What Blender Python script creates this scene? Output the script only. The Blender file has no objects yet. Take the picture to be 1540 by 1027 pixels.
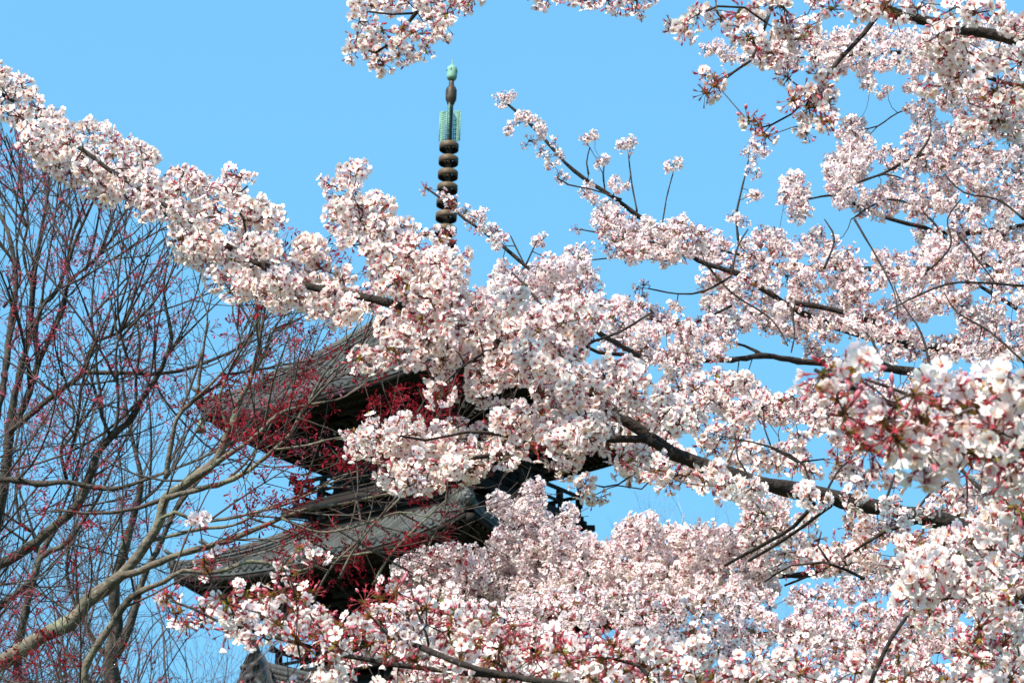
import bpy, math, random
import numpy as np
from mathutils import Matrix, Vector
SC = bpy.context.scene
COL = SC.collection
# ------------------------------------------------------------------ camera
F, K = 3600.0, 1.5                                   # focal length in pixels of the 1540 wide photograph
EYE = np.array([0.0, 0.0, 1.6])
TH, RO = math.radians(21.17), math.radians(0.35)
_r = np.array([1, 0, 0.]); _f = np.array([0, math.cos(TH), math.sin(TH)]); _u = np.array([0, -math.sin(TH), math.cos(TH)])
CR = _r*math.cos(RO)+_u*math.sin(RO); CU = -_r*math.sin(RO)+_u*math.cos(RO); CF = _f
cd = bpy.data.cameras.new('camera'); cam = bpy.data.objects.new('camera', cd); COL.objects.link(cam)
m = Matrix.Identity(4)
for i in range(3):
    m[i][0] = CR[i]; m[i][1] = CU[i]; m[i][2] = -CF[i]; m[i][3] = EYE[i]
cam.matrix_world = m
cd.sensor_fit = 'HORIZONTAL'; cd.sensor_width = 36; cd.lens = F/1540*36
cd.clip_start = 0.05; cd.clip_end = 3000
cd.dof.use_dof = True; cd.dof.focus_distance = 9.0; cd.dof.aperture_fstop = 20
SC.camera = cam
# ------------------------------------------------------------------ light
SUN_EL, SUN_AZ = math.radians(47), math.radians(218)      # azimuth clockwise from +Y
sd = np.array([math.cos(SUN_EL)*math.sin(SUN_AZ), math.cos(SUN_EL)*math.cos(SUN_AZ), math.sin(SUN_EL)])
W = bpy.data.worlds.new('World'); SC.world = W; W.use_nodes = True
nt = W.node_tree; nt.nodes.clear()
sky = nt.nodes.new('ShaderNodeTexSky'); sky.sky_type = 'NISHITA'; sky.sun_disc = False
sky.sun_elevation = SUN_EL; sky.sun_rotation = SUN_AZ
sky.air_density = 1.0; sky.dust_density = 4.0; sky.ozone_density = 1.0
tint = nt.nodes.new('ShaderNodeMix'); tint.data_type = 'RGBA'; tint.blend_type = 'MULTIPLY'; tint.inputs[0].default_value = 1
tint.inputs[7].default_value = (.180/.15, .456/.15, .675/.15, 1)
sca = nt.nodes.new('ShaderNodeMix'); sca.data_type = 'RGBA'; sca.blend_type = 'MULTIPLY'; sca.inputs[0].default_value = 1; sca.inputs[7].default_value = (.15, .15, .15, 1)
gam = nt.nodes.new('ShaderNodeGamma'); gam.inputs[1].default_value = 0.27
bg = nt.nodes.new('ShaderNodeBackground'); bg.inputs[1].default_value = 0.15
ow = nt.nodes.new('ShaderNodeOutputWorld')
nt.links.new(sky.outputs[0], sca.inputs[6]); nt.links.new(sca.outputs[2], gam.inputs[0]); nt.links.new(gam.outputs[0], tint.inputs[6]); nt.links.new(tint.outputs[2], bg.inputs[0]); nt.links.new(bg.outputs[0], ow.inputs[0])
ld = bpy.data.lights.new('sun', 'SUN'); ld.energy = 5.0; ld.angle = math.radians(0.53); ld.color = (1.0, 0.94, 0.84)
sun = bpy.data.objects.new('sun', ld); COL.objects.link(sun)
from mathutils import Vector
sun.rotation_euler = Vector(sd).to_track_quat('Z', 'Y').to_euler()
SC.view_settings.view_transform = 'Standard'; SC.view_settings.look = 'None'
SC.view_settings.exposure = 0.9; SC.view_settings.gamma = 1
SC.render.engine = 'CYCLES'
SC.cycles.max_bounces = 8; SC.cycles.transparent_max_bounces = 8

# ------------------------------------------------------------------ helpers
def P(px, py, d):
    d = d*K                                  # depths below are written for a 2400 px lens
    return EYE + CR*((px-770)/F*d) + CU*(-(py-513.5)/F*d) + CF*d

def proj(p):
    q = np.asarray(p)-EYE; d = q@CF
    return 770+F*(q@CR)/d, 513.5-F*(q@CU)/d, d

class MB:
    def __init__(s): s.V = []; s.Fs = []; s.C = []; s.n = 0
    def add(s, V, Fl, col=(1, 1, 1)):
        V = np.asarray(V, float)
        s.V.append(V)
        for f in (Fl if isinstance(Fl, list) and len(Fl) and isinstance(Fl[0], np.ndarray) and Fl[0].ndim == 2 else [np.asarray(Fl)]):
            s.Fs.append(f+s.n)
        col = np.asarray(col, float)
        if col.ndim == 1: col = np.tile(col, (len(V), 1))
        s.C.append(col); s.n += len(V)
    def arrays(s):
        return np.concatenate(s.V), s.Fs, np.concatenate(s.C)
    def mesh(s, name, mat, smooth=False):
        me = bpy.data.meshes.new(name)
        V, Fs, C = s.arrays()
        byk = {}
        for f in Fs: byk.setdefault(f.shape[1], []).append(f)
        loops = []; tot = []
        for k, fl in byk.items():
            a = np.concatenate(fl); loops.append(a.ravel()); tot.append(np.full(len(a), k))
        loops = np.concatenate(loops); tot = np.concatenate(tot)
        me.vertices.add(len(V)); me.vertices.foreach_set('co', V.ravel())
        me.loops.add(len(loops)); me.loops.foreach_set('vertex_index', loops.astype(np.int32))
        me.polygons.add(len(tot)); me.polygons.foreach_set('loop_start', np.concatenate([[0], np.cumsum(tot)[:-1]]).astype(np.int32))
        try: me.polygons.foreach_set('loop_total', tot.astype(np.int32))
        except Exception: pass
        a = me.attributes.new('Col', 'FLOAT_COLOR', 'POINT')
        a.data.foreach_set('color', np.concatenate([C, np.ones((len(C), 1))], 1).astype(np.float32).ravel())
        me.update(calc_edges=True); me.validate()
        if smooth: me.polygons.foreach_set('use_smooth', np.ones(len(me.polygons), bool))
        me.materials.append(mat)
        return me
    def build(s, name, mat, parent=None, smooth=False):
        o = bpy.data.objects.new(name, s.mesh(name, mat, smooth)); COL.objects.link(o)
        if parent is not None: o.parent = parent
        return o
    # shapes
    def box(s, c, h, R=None, col=(1, 1, 1)):
        c = np.asarray(c, float); h = np.asarray(h, float)
        g = np.array([[x, y, z] for x in (-1, 1) for y in (-1, 1) for z in (-1, 1)], float)*h
        if R is not None: g = g@np.asarray(R).T
        s.add(g+c, np.array([[0, 1, 3, 2], [4, 6, 7, 5], [0, 4, 5, 1], [2, 3, 7, 6], [0, 2, 6, 4], [1, 5, 7, 3]]), col)
    def bar(s, a, b, w, h, col=(1, 1, 1)):
        a = np.asarray(a, float); b = np.asarray(b, float); d = b-a; L = np.linalg.norm(d); d = d/L
        up = np.array([0, 0, 1.]) if abs(d[2]) < .95 else np.array([1., 0, 0])
        x = np.cross(d, up); x /= np.linalg.norm(x); z = np.cross(x, d)
        s.box((a+b)/2, (w/2, L/2, h/2), np.stack([x, d, z], 1), col)
    def tube(s, pts, rad, n=5, col=(1, 1, 1), cap=True):
        pts = np.asarray(pts, float); k = len(pts)
        rad = np.broadcast_to(np.asarray(rad, float), (k,))
        t = np.gradient(pts, axis=0); t /= (np.linalg.norm(t, axis=1, keepdims=True)+1e-12)
        x = np.cross(t[0], [0.31, 0.17, 0.93]); x /= np.linalg.norm(x)+1e-12
        ang = np.arange(n)*2*math.pi/n; ca = np.cos(ang)[:, None]; sa = np.sin(ang)[:, None]
        V = np.empty((k*n, 3))
        for i in range(k):
            x = x-t[i]*(x@t[i]); x /= np.linalg.norm(x)+1e-12
            y = np.cross(t[i], x)
            V[i*n:(i+1)*n] = pts[i]+rad[i]*(ca*x+sa*y)
        i = np.arange(k-1)[:, None]*n; j = np.arange(n)[None]; j2 = (j+1) % n
        Q = np.stack([i+j, i+j2, i+n+j2, i+n+j], -1).reshape(-1, 4)
        col = np.asarray(col, float)
        if col.ndim == 2 and len(col) == k: col = np.repeat(col, n, 0)
        s.add(V, Q, col)
        if cap and n > 3:
            o = s.n-len(V)
            s.Fs.append(np.array([np.arange(n)[::-1]+o])); s.Fs.append(np.array([np.arange(n)+o+(k-1)*n]))
    def lathe(s, prof, n=20, c=(0, 0, 0), col=(1, 1, 1), closed=False):
        prof = np.asarray(prof, float); k = len(prof)
        a = np.arange(n)*2*math.pi/n
        V = np.stack([prof[:, None, 0]*np.cos(a), prof[:, None, 0]*np.sin(a), np.repeat(prof[:, 1:2], n, 1)], -1).reshape(-1, 3)+np.asarray(c)
        kk = k if closed else k-1
        i = np.arange(kk)[:, None]; j = np.arange(n)[None]; j2 = (j+1) % n; i2 = (i+1) % k
        s.add(V, np.stack([i*n+j, i*n+j2, i2*n+j2, i2*n+j], -1).reshape(-1, 4), col)

def tag(o, label=None, cat=None, group=None, kind=None):
    if label: o['label'] = label
    if cat: o['category'] = cat
    if group: o['group'] = group
    if kind: o['kind'] = kind
    return o
def empty(name, loc, rz=0, **k):
    o = bpy.data.objects.new(name, None); COL.objects.link(o); o.location = [float(v) for v in loc]; o.rotation_euler.z = rz
    o.empty_display_size = .3
    tag(o, **k); return o

def mat(name, rough=.8, noise=None, trans=0, bump=None, metal=0, base=None, spec=.3):
    """Principled with the mesh's own colour (attribute Col) varied by noise."""
    M = bpy.data.materials.new(name); M.use_nodes = True; t = M.node_tree; b = t.nodes['Principled BSDF']; out = t.nodes['Material Output']
    if base is None:
        a = t.nodes.new('ShaderNodeAttribute'); a.attribute_name = 'Col'; c = a.outputs[0]
    else:
        a = t.nodes.new('ShaderNodeRGB'); a.outputs[0].default_value = (*base, 1); c = a.outputs[0]
    tc = t.nodes.new('ShaderNodeNewGeometry')
    if noise:
        for (sc_, lo, hi, colr) in noise:
            n = t.nodes.new('ShaderNodeTexNoise'); n.inputs['Scale'].default_value = sc_; n.inputs['Detail'].default_value = 5
            t.links.new(tc.outputs['Position'], n.inputs['Vector'])
            r = t.nodes.new('ShaderNodeMapRange'); r.inputs[1].default_value = lo; r.inputs[2].default_value = hi
            t.links.new(n.outputs[0], r.inputs[0])
            x = t.nodes.new('ShaderNodeMix'); x.data_type = 'RGBA'
            t.links.new(r.outputs[0], x.inputs[0]); t.links.new(c, x.inputs[6]); x.inputs[7].default_value = (*colr, 1)
            c = x.outputs[2]
    t.links.new(c, b.inputs['Base Color']); b.inputs['Roughness'].default_value = rough; b.inputs['Metallic'].default_value = metal
    b.inputs['Specular IOR Level'].default_value = spec
    if bump:
        n = t.nodes.new('ShaderNodeTexNoise'); n.inputs['Scale'].default_value = bump[0]; n.inputs['Detail'].default_value = 4
        t.links.new(tc.outputs['Position'], n.inputs['Vector'])
        bm_ = t.nodes.new('ShaderNodeBump'); bm_.inputs['Strength'].default_value = 1; bm_.inputs['Distance'].default_value = bump[1]
        t.links.new(n.outputs[0], bm_.inputs['Height']); t.links.new(bm_.outputs[0], b.inputs['Normal'])
    if trans:
        tr = t.nodes.new('ShaderNodeBsdfTranslucent'); t.links.new(c, tr.inputs[0])
        mx = t.nodes.new('ShaderNodeMixShader'); mx.inputs[0].default_value = trans
        t.links.new(b.outputs[0], mx.inputs[1]); t.links.new(tr.outputs[0], mx.inputs[2]); t.links.new(mx.outputs[0], out.inputs[0])
    return M

M_PETAL = mat('petals', .75, trans=.38, spec=.12)
M_BARK = mat('cherry bark', .85, noise=[(60, .45, .75, (.016, .011, .008)), (14, .54, .75, (.05, .034, .025)), (110, .62, .70, (.10, .075, .06))], bump=(55, .014))
M_BARKL = mat('lichened bark', .95, noise=[(9, .48, .62, (.03, .026, .02)), (4.5, .5, .7, (.20, .20, .13)), (30, .55, .75, (.24, .25, .19))], bump=(35, .012))
M_BARKD = mat('dark mossy bark', .95, noise=[(9, .48, .62, (.035, .028, .022)), (5, .55, .75, (.12, .12, .085)), (30, .6, .8, (.15, .15, .12))], bump=(35, .01))
M_TWIG = mat('bare twigs', .9, noise=[(3, .4, .7, (.06, .04, .035))])
M_RED = mat('maple flowers', .8, trans=.35, spec=.1)
M_TILE = mat('grey roof tiles', .55, noise=[(1.2, .5, .8, (.10, .105, .097)), (7, .5, .75, (.035, .035, .03)), (25, .62, .8, (.14, .14, .125))], bump=(20, .01))
M_WOOD = mat('dark temple timber', .85, noise=[(3, .4, .8, (.007, .005, .004))], bump=(25, .004))
M_WHITE = mat('white painted timber ends', .8, base=(.55, .53, .48), noise=[(8, .5, .8, (.3, .28, .24))])
M_BRONZE = mat('weathered dark bronze', .55, noise=[(6, .4, .7, (.055, .04, .028)), (3, .55, .75, (.12, .10, .05))], bump=(20, .004), metal=.15)
M_RING = mat('ring bronze', .6, bump=(14, .006), metal=.1)
M_PATINA = mat('green copper patina', .8, noise=[(9, .45, .7, (.13, .27, .2)), (25, .62, .75, (.07, .14, .1))], bump=(25, .003))
M_GROUND = mat('earth and grass', .95, base=(.10, .09, .05), noise=[(.6, .4, .6, (.05, .075, .025)), (9, .5, .7, (.13, .11, .08))], bump=(12, .03))
M_STONE = mat('podium stone', .9, base=(.3, .29, .27), noise=[(3, .4, .7, (.2, .19, .17))], bump=(15, .01))
M_BRWALL = mat('brown plank wall', .9, base=(.085, .052, .034), noise=[(5, .4, .7, (.05, .03, .02)), (18, .5, .8, (.15, .11, .075))], bump=(18, .01))

def gz(x, y):
    def ss(a, b, v):
        v = min(1, max(0, (v-a)/(b-a))); return v*v*(3-2*v)
    return 7.6*ss(30, 54, y) + .12*math.sin(x*.31)*math.cos(y*.23)
# ------------------------------------------------------------------ ground
xs = np.concatenate([[-2500, -900, -300], np.linspace(-90, 90, 91), [300, 900, 2500]])
ys = np.concatenate([[-2500, -900, -200], np.linspace(-30, 110, 71), [300, 900, 2500]])
mb = MB(); V = np.array([[x, y, gz(x, y) if abs(x) < 100 and abs(y) < 120 else (gz(0, y))] for y in ys for x in xs])
nx = len(xs); i, j = np.meshgrid(np.arange(len(ys)-1), np.arange(nx-1), indexing='ij')
mb.add(V, np.stack([i*nx+j, i*nx+j+1, (i+1)*nx+j+1, (i+1)*nx+j], -1).reshape(-1, 4))
tag(mb.build('ground', M_GROUND, smooth=True), kind='structure')

# ------------------------------------------------------------------ pagoda
PX, PD, DE = -1.916, 61.36, math.radians(7.93)
PZ = gz(PX, PD)
RZ = DE-math.pi/4
pag = empty('pagoda', (PX, PD, PZ), RZ, label='tall dark timber pagoda with grey tiled roofs and a ringed bronze spire behind the blossoms', cat='pagoda')
def rz(k, v):
    v = np.asarray(v, float); a = k*math.pi/2; c, s_ = math.cos(a), math.sin(a)
    return np.stack([v[..., 0]*c-v[..., 1]*s_, v[..., 0]*s_+v[..., 1]*c, v[..., 2]], -1)
ZB = 1.6-PZ                                   # eye height measured from the pagoda's base
TC = (.05, .053, .052); WC = (.016, .011, .009)
def roof(zc, hs, zt, ht, body, name_rank):
    """zc: z of the upturned corner, hs half side at eave, zt/ht top; body: half side of the storey under it"""
    lift = .42; ze = zc-lift; zs = .62
    R = empty('roof', (0, 0, 0)); R.parent = pag
    prof = lambda v: .58*v+.42*v*v
    half = lambda v: hs+(ht-hs)*v
    def S(x, v):
        h = half(v); u = min(1, abs(x)/h)
        bow = .10*(1-v)*(u**2)                 # eave line bows out at corners
        return np.array([x, -h-bow, ze+(zt-ze)*prof(v)+lift*u**3.2*(1-v)**1.6])
    mb = MB(); caps = MB(); NU, NV = 24, 14
    for k in range(4):
        caps = MB()
        V = [S((a/NU*2-1)*half(b/NV), b/NV)-np.array([0, 0, .05]) for b in range(NV+1) for a in range(NU+1)]
        V2 = [S((a/NU*2-1)*half(0), 0)+np.array([0, 0, -.17]) for a in range(NU+1)]
        n = NU+1; i, j = np.meshgrid(np.arange(NV), np.arange(NU), indexing='ij')
        mb.add(rz(k, np.array(V)), np.stack([i*n+j, i*n+j+1, (i+1)*n+j+1, (i+1)*n+j], -1).reshape(-1, 4), TC)
        mb.add(rz(k, np.array(V[:n]+V2)), np.stack([np.arange(NU), np.arange(NU)+n, np.arange(NU)+n+1, np.arange(NU)+1], -1), TC)
        sp = .265; nr = int(hs/sp)
        rnd = random.Random(k+7)
        for q in range(-nr, nr+1):
            x = q*sp
            vmax = 1 if abs(x) < ht else (hs-abs(x))/(hs-ht)
            if vmax < .03: continue
            L = int(max(2, vmax*(hs-ht)/.30)); pts = []; rr = []
            for t in range(L):
                a, b = t/L*vmax, (t+1)/L*vmax
                pts += [S(x, a+.004), S(x, b-.004)]; rr += [.088, .070]
            pts = np.array(pts); rr = np.array(rr)
            arc = np.linspace(0, math.pi, 5); cs = np.cos(arc); sn = np.sin(arc)
            V = np.stack([pts[:, None, 0]+rr[:, None]*cs, np.repeat(pts[:, 1:2], 5, 1), pts[:, None, 2]-.04+rr[:, None]*1.15*sn], -1).reshape(-1, 3)
            kk = len(pts); i, j = np.meshgrid(np.arange(kk-1), np.arange(4), indexing='ij')
            sh = .6+.85*rnd.random(); cc = np.array(TC)*sh
            mb.add(rz(k, V), np.stack([i*5+j, i*5+j+1, (i+1)*5+j+1, (i+1)*5+j], -1).reshape(-1, 4), cc)
            p = S(x, 0); a = np.arange(10)*math.pi/5
            ring = np.stack([p[0]+.098*np.cos(a), np.full(10, p[1]-.03), p[2]+.0+.098*np.sin(a)], -1)
            r2 = ring+np.array([0, .12, 0]); r3 = ring.copy(); r3[:, 0] = p[0]+(ring[:, 0]-p[0])*.7; r3[:, 2] = p[2]+(ring[:, 2]-p[2])*.7; r3[:, 1] += .012
            VV = np.concatenate([ring, r2, r3, [[p[0], p[1]-.03, p[2]]]]); a0 = np.arange(10); a1 = (a0+1) % 10
            caps.add(rz(k, VV), [np.stack([a0, a1, a1+10, a0+10], -1), np.stack([a0, a0+20, a1+20, a1], -1), np.stack([a0+20, a0*0+30, a1+20], -1)], np.array(TC)*(.7+.6*rnd.random()))
        caps.build('eave_tile_ends', M_TILE, R)
    mb.build('tile_slope', M_TILE, R)
    # hip ridges with ornaments
    for k in range(4):
        rd = MB(); pts = [S(half(v)*.999, v)+np.array([0, 0, .0]) for v in np.linspace(.27, 1, 12)]
        def layer(pts, w, h0, h1, col):
            P_ = np.array([rz(k, p) for p in pts]); d = np.gradient(P_, axis=0); s_ = np.stack([-d[:, 1], d[:, 0], 0*d[:, 0]], -1); s_ /= np.linalg.norm(s_, axis=1, keepdims=True)
            n = len(P_); z = np.array([0, 0, 1.])
            V = np.concatenate([P_-s_*w+z*h0, P_+s_*w+z*h0, P_+s_*w+z*h1, P_-s_*w+z*h1]); a = np.arange(n-1)
            f = [np.stack([a+q*n, a+((q+1) % 4)*n, a+1+((q+1) % 4)*n, a+1+q*n], -1) for q in range(4)]
            f.append(np.array([[0, 3*n, 2*n, n]])); f.append(np.array([[n-1, 2*n-1, 3*n-1, 4*n-1]]))
            rd.add(V, f, col)
        for q in range(4): layer(pts, .15-.012*(q % 2), -.04+q*.085, .04+q*.085, np.array(TC)*(.9-.2*(q % 2)))
        lp = [S(half(v)*.999, v) for v in np.linspace(.0, .27, 6)]
        for q in range(2): layer(lp, .13-.012*(q % 2), -.04+q*.085, .04+q*.085, np.array(TC)*(.9-.2*(q % 2)))
        P_ = np.array([rz(k, p) for p in pts]); rd.tube(P_+[0, 0, .32], .09, 8, np.array(TC)*1.1)
        P2 = np.array([rz(k, p) for p in lp]); rd.tube(P2+[0, 0, .15], .085, 8, np.array(TC)*1.1)
        rg = rd.build('hip_ridge', M_TILE, R)
        for (pp, nxt, s_) in ((P_[0], P_[1], 1.0), (P2[0], P2[1], .75)):
            orn = MB(); d = pp-nxt; d[2] = 0; d /= np.linalg.norm(d); side = np.array([-d[1], d[0], 0]); z = np.array([0, 0, 1.])
            Rm = np.stack([side, d, z], 1); o = pp+d*.05
            sh = [(-.22, -.08), (-.25, .1), (-.2, .3), (-.13, .42), (-.05, .55), (.05, .55), (.13, .42), (.2, .3), (.25, .1), (.22, -.08)]
            fr = np.array([[a*s_, .06, b*s_] for a, b in sh]); bk = fr.copy(); bk[:, 1] = -.06; n = len(sh); a0 = np.arange(n); a1 = (a0+1) % n
            orn.add(np.concatenate([fr, bk])@Rm.T+o, [np.stack([a0, a1, a1+n, a0+n], -1), np.array([a0[::-1]]), np.array([a0+n])], np.array(TC)*.8)
            for sx in (-1, 1): orn.box(o+Rm@np.array([sx*.09*s_, .08, .22*s_]), (.04*s_, .04, .04*s_), Rm, np.array(TC)*1.2)
            orn.box(o+Rm@np.array([0, .09, .1*s_]), (.08*s_, .05, .05*s_), Rm, TC)
            orn.tube([o+z*.5*s_-d*.05, o+z*.56*s_+d*.12, o+z*.68*s_+d*.30*s_], [.06*s_, .065*s_, .075*s_], 8, TC)
            orn.build('ridge_ornament', M_TILE, rg)
        if name_rank: continue
        # bell hanging at the corner
        bl = MB(); c = rz(k, S(half(0)*.99, 0))+np.array([0, 0, -.55])
        bl.lathe([(0, .20), (.05, .19), (.10, .12), (.12, -.05), (.155, -.17), (.14, -.17), (.1, -.02), (0, .1)], 14, c, (.12, .2, .15))
        bl.tube([c+[0, 0, .19], c+[0, 0, .38]], .012, 5, (.1, .2, .15)); bl.build('wind_bell', M_PATINA, R, True)
    # eave boards and soffit
    sf = MB(); hin = body+.55; zin = ze+.30
    def U(x, h):                                # underside height at half-distance h from the axis
        t = (hs-h)/(hs-hin); u = min(1, abs(x)/h)
        return ze-.20+(zin-ze+.2)*t+lift*u**3.2*(1-t)**1.2
    for k in range(4):
        V = []; NH = 8
        for b in range(NH+1):
            h = hs-.03+(hin-.8-hs)*b/NH
            for a in range(NU+1):
                x = (a/NU*2-1)*h; V.append([x, -h-(.10*(a/NU*2-1)**2 if b == 0 else 0), U(x, h) if h > .1 else zin])
        n = NU+1; i, j = np.meshgrid(np.arange(NH), np.arange(NU), indexing='ij')
        sf.add(rz(k, np.array(V)), np.stack([i*n+j, (i+1)*n+j, (i+1)*n+j+1, i*n+j+1], -1).reshape(-1, 4), WC)
        for (off, w, hh) in ((.06, .06, .14), (.30, .05, .10), (1.15, .09, .12)):
            h = hs-off; N = 16
            pts = [np.array([(a/N*2-1)*h, -h-.1*(a/N*2-1)**2*(1 if off < .5 else 0), U((a/N*2-1)*h, h)-.05-(0 if off < .1 else .06)]) for a in range(N+1)]
            for a in range(N): sf.bar(rz(k, pts[a]), rz(k, pts[a+1]), w, hh, WC)
    sf.build('soffit', M_WOOD, R)
    rf = MB()
    for k in range(4):
        sp = .19; nr = int((hs-.15)/sp)
        for q in range(-nr, nr+1):
            x = q*sp
            for (h0, h1, dz, w) in ((max(hin, abs(x)+.05), hs-1.15, -.13, .085), (max(hs-1.35, abs(x)+.02), hs-.12, -.07, .075)):
                if h1-h0 < .12: continue
                a = rz(k, np.array([x, -h0, U(x, h0)+dz])); b = rz(k, np.array([x, -h1, U(x, h1)+dz]))
                rf.bar(a, b, w, w*1.25, WC)
                e = (b-a)/np.linalg.norm(b-a); rf.bar(b-e*.01, b+e*.006, w*.9, w*1.1, (.16, .14, .11))
        a = rz(k, np.array([hin-.3, -hin+.3, zin-.1])); b = rz(k, np.array([hs-.1, -hs+.1, U(hs-.1, hs-.1)-.14])); rf.bar(a, b, .17, .24, WC)
        rf.bar(b+(b-a)/np.linalg.norm(b-a)*-.1, b+(b-a)/np.linalg.norm(b-a)*.2, .19, .2, WC)
    rf.build('rafters', M_WOOD, R)
    return ze, zin

def brackets(zb, body, zin, ends=False):
    st = MB(); wl = []; steps = 3; dz = (zin-zb)/(steps+.6)
    cols = [-body, -body/3, body/3, body]
    for k in range(4):
        for j in range(steps):
            z = zb+.14+dz*j; out = .36*(j+1)
            for x in cols:
                cx = x
                a = rz(k, np.array([cx, -body+.1, z])); b = rz(k, np.array([cx, -body-out, z])); st.bar(a, b, .13, .17, WC)
                st.box(rz(k, np.array([cx, -body-out, z+.16])), (.12, .12, .07), None, WC)
                c = np.array([cx, -body-out+.02, z+.02]); L = .42
                st.bar(rz(k, c-[L, 0, 0]), rz(k, c+[L, 0, 0]), .12, .15, WC)
                for sx in (-1, 0, 1):
                    st.box(rz(k, c+[sx*L*.9, 0, .14]), (.1, .1, .06), None, WC)
                if j < 2:
                    wl.append((rz(k, np.array([cx, -body-out-.005, z])), rz(k, np.array([cx, -body-out-.03, z])), .11, .15))
                    for sx in (-1, 1):
                        wl.append((rz(k, c+[sx*(L+.001), 0, 0]), rz(k, c+[sx*(L+.02), 0, 0]), .10, .13))
            h = body+out
            st.bar(rz(k, np.array([-h-.2, -h, z+.26])), rz(k, np.array([h+.2, -h, z+.26])), .12, .13, WC)
        for j in range(steps):                   # diagonal corner arms
            z = zb+.14+dz*j; o = body+.40*(j+1)*1.05
            a = rz(k, np.array([body-.1, -body+.1, z])); b = rz(k, np.array([o, -o, z])); st.bar(a, b, .14, .17, WC)
            if j == 1: wl.append((b, b+(b-a)/np.linalg.norm(b-a)*.02, .12, .15))
        st.bar(rz(k, np.array([-body-.05, -body, zb+.02])), rz(k, np.array([body+.05, -body, zb+.02])), .22, .16, WC)
        st.bar(rz(k, np.array([-body-.3, -body+.12, (zb+zin)/2])), rz(k, np.array([body+.3, -body+.12, (zb+zin)/2])), .05, zin-zb, WC)
    b = st.build('bracket_tier', M_WOOD, pag)
    for q in (wl if ends else []):
        w_ = MB(); w_.bar(*q); w_.build('bracket_end', M_WHITE, b)

def storey(z0, z1, body, balcony=True, door=True):
    w = MB(); H = z1-z0
    for k in range(4):
        w.box(rz(k, np.array([0, -body+.06, (z0+z1)/2])), (body-.02, .04, H/2) if k % 2 == 0 else (.04, body-.02, H/2), None, WC)
    wl = w.build('wall', M_WOOD, pag)
    pm = MB()
    for k in range(4):
        for x in (-body, -body/3, body/3):
            c = rz(k, np.array([x, -body, 0])); pm.lathe([(.14, z0), (.145, z0+H*.5), (.13, z1)], 12, c, WC)
        for (z, h) in ((z0+.12, .16), (z0+H*.33, .11), (z1-.28, .13)):
            pm.bar(rz(k, np.array([-body-.12, -body-.04, z])), rz(k, np.array([body+.12, -body-.04, z])), .14, h, WC)
    pm.build('frame', M_WOOD, wl)
    for k in range(4):
        d = MB()
        for sx in (-1, 1):
            d.box(rz(k, np.array([sx*body/6, -body-.005, z0+H*.46])), ((body/6-.03, .025, H*.34) if k % 2 == 0 else (.025, body/6-.03, H*.34)), None, WC)
            for zz in (.2, .45, .7):
                d.bar(rz(k, np.array([sx*body/6-body/6+.04, -body-.04, z0+H*zz])), rz(k, np.array([sx*body/6+body/6-.04, -body-.04, z0+H*zz])), .03, .05, WC)
        d.build('door', M_WOOD, pag)
        for sx in (-1, 1):
            g = MB(); xc = sx*body*.667
            for q in range(-5, 6): g.bar(rz(k, np.array([xc+q*body/20, -body-.02, z0+H*.42])), rz(k, np.array([xc+q*body/20, -body-.02, z1-.36])), .035, .035, (.05, .06, .04))
            g.build('lattice_window', M_WOOD, pag)
    if balcony:
        hb = body+.84; fl = MB()
        for k in range(4):
            fl.bar(rz(k, np.array([-hb, -hb+.42, z0+.02])), rz(k, np.array([hb, -hb+.42, z0+.02])), .84, .07, WC)
            for h_, zz in ((hb-.05, -.06), (hb-.4, -.22), (body+.1, -.36)):
                fl.bar(rz(k, np.array([-h_-.16, -h_, z0+zz])), rz(k, np.array([h_+.16, -h_, z0+zz])), .14, .15, WC)
            for x in np.linspace(-body, body, 4):
                fl.bar(rz(k, np.array([x, -body, z0-.24])), rz(k, np.array([x, -hb+.02, z0-.14])), .12, .14, WC)
                fl.box(rz(k, np.array([x, -hb+.3, z0-.32])), (.13, .13, .08), None, WC)
            fl.bar(rz(k, np.array([body, -body, z0-.22])), rz(k, np.array([hb+.22, -hb-.22, z0-.14])), .14, .15, WC)
        fl.box((0, 0, z0-.62), (hb-.36, hb-.36, .42), None, WC)
        for k in range(4):
            for q in (-.42, -.7): fl.bar(rz(k, np.array([-hb+.2, -hb+.33, z0+q])), rz(k, np.array([hb-.2, -hb+.33, z0+q])), .12, .12, WC)
        f = fl.build('balcony', M_WOOD, pag)
        rl = MB()
        for k in range(4):
            h = hb-.08
            for (z, t, ex) in ((.10, .10, .12), (.38, .07, .0), (.72, .085, .30)):
                L = h+ex; pts = [np.array([-L, -h, z0+z+(.09 if ex > .2 else 0)])] if ex > .2 else []
                pts += [np.array([-h, -h, z0+z]), np.array([h, -h, z0+z])]
                if ex > .2: pts += [np.array([L, -h, z0+z+.09])]
                if ex == .12: pts = [np.array([-L, -h, z0+z]), np.array([L, -h, z0+z])]
                for a in range(len(pts)-1): rl.bar(rz(k, pts[a]), rz(k, pts[a+1]), t, t, WC)
            for x in np.linspace(-h, h, 7):
                rl.bar(rz(k, np.array([x, -h, z0+.1])), rz(k, np.array([x, -h, z0+(.74 if abs(abs(x)-h) < .01 else .40)])), .08, .08, WC)
                rl.box(rz(k, np.array([x, -h, z0+.54])), (.07, .07, .14), None, WC)
        rl.build('railing', M_WOOD, pag)

z1c, z2c, z3c = 21.543+ZB, 16.995+ZB, 12.4+ZB
apex = 25.1+ZB
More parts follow.
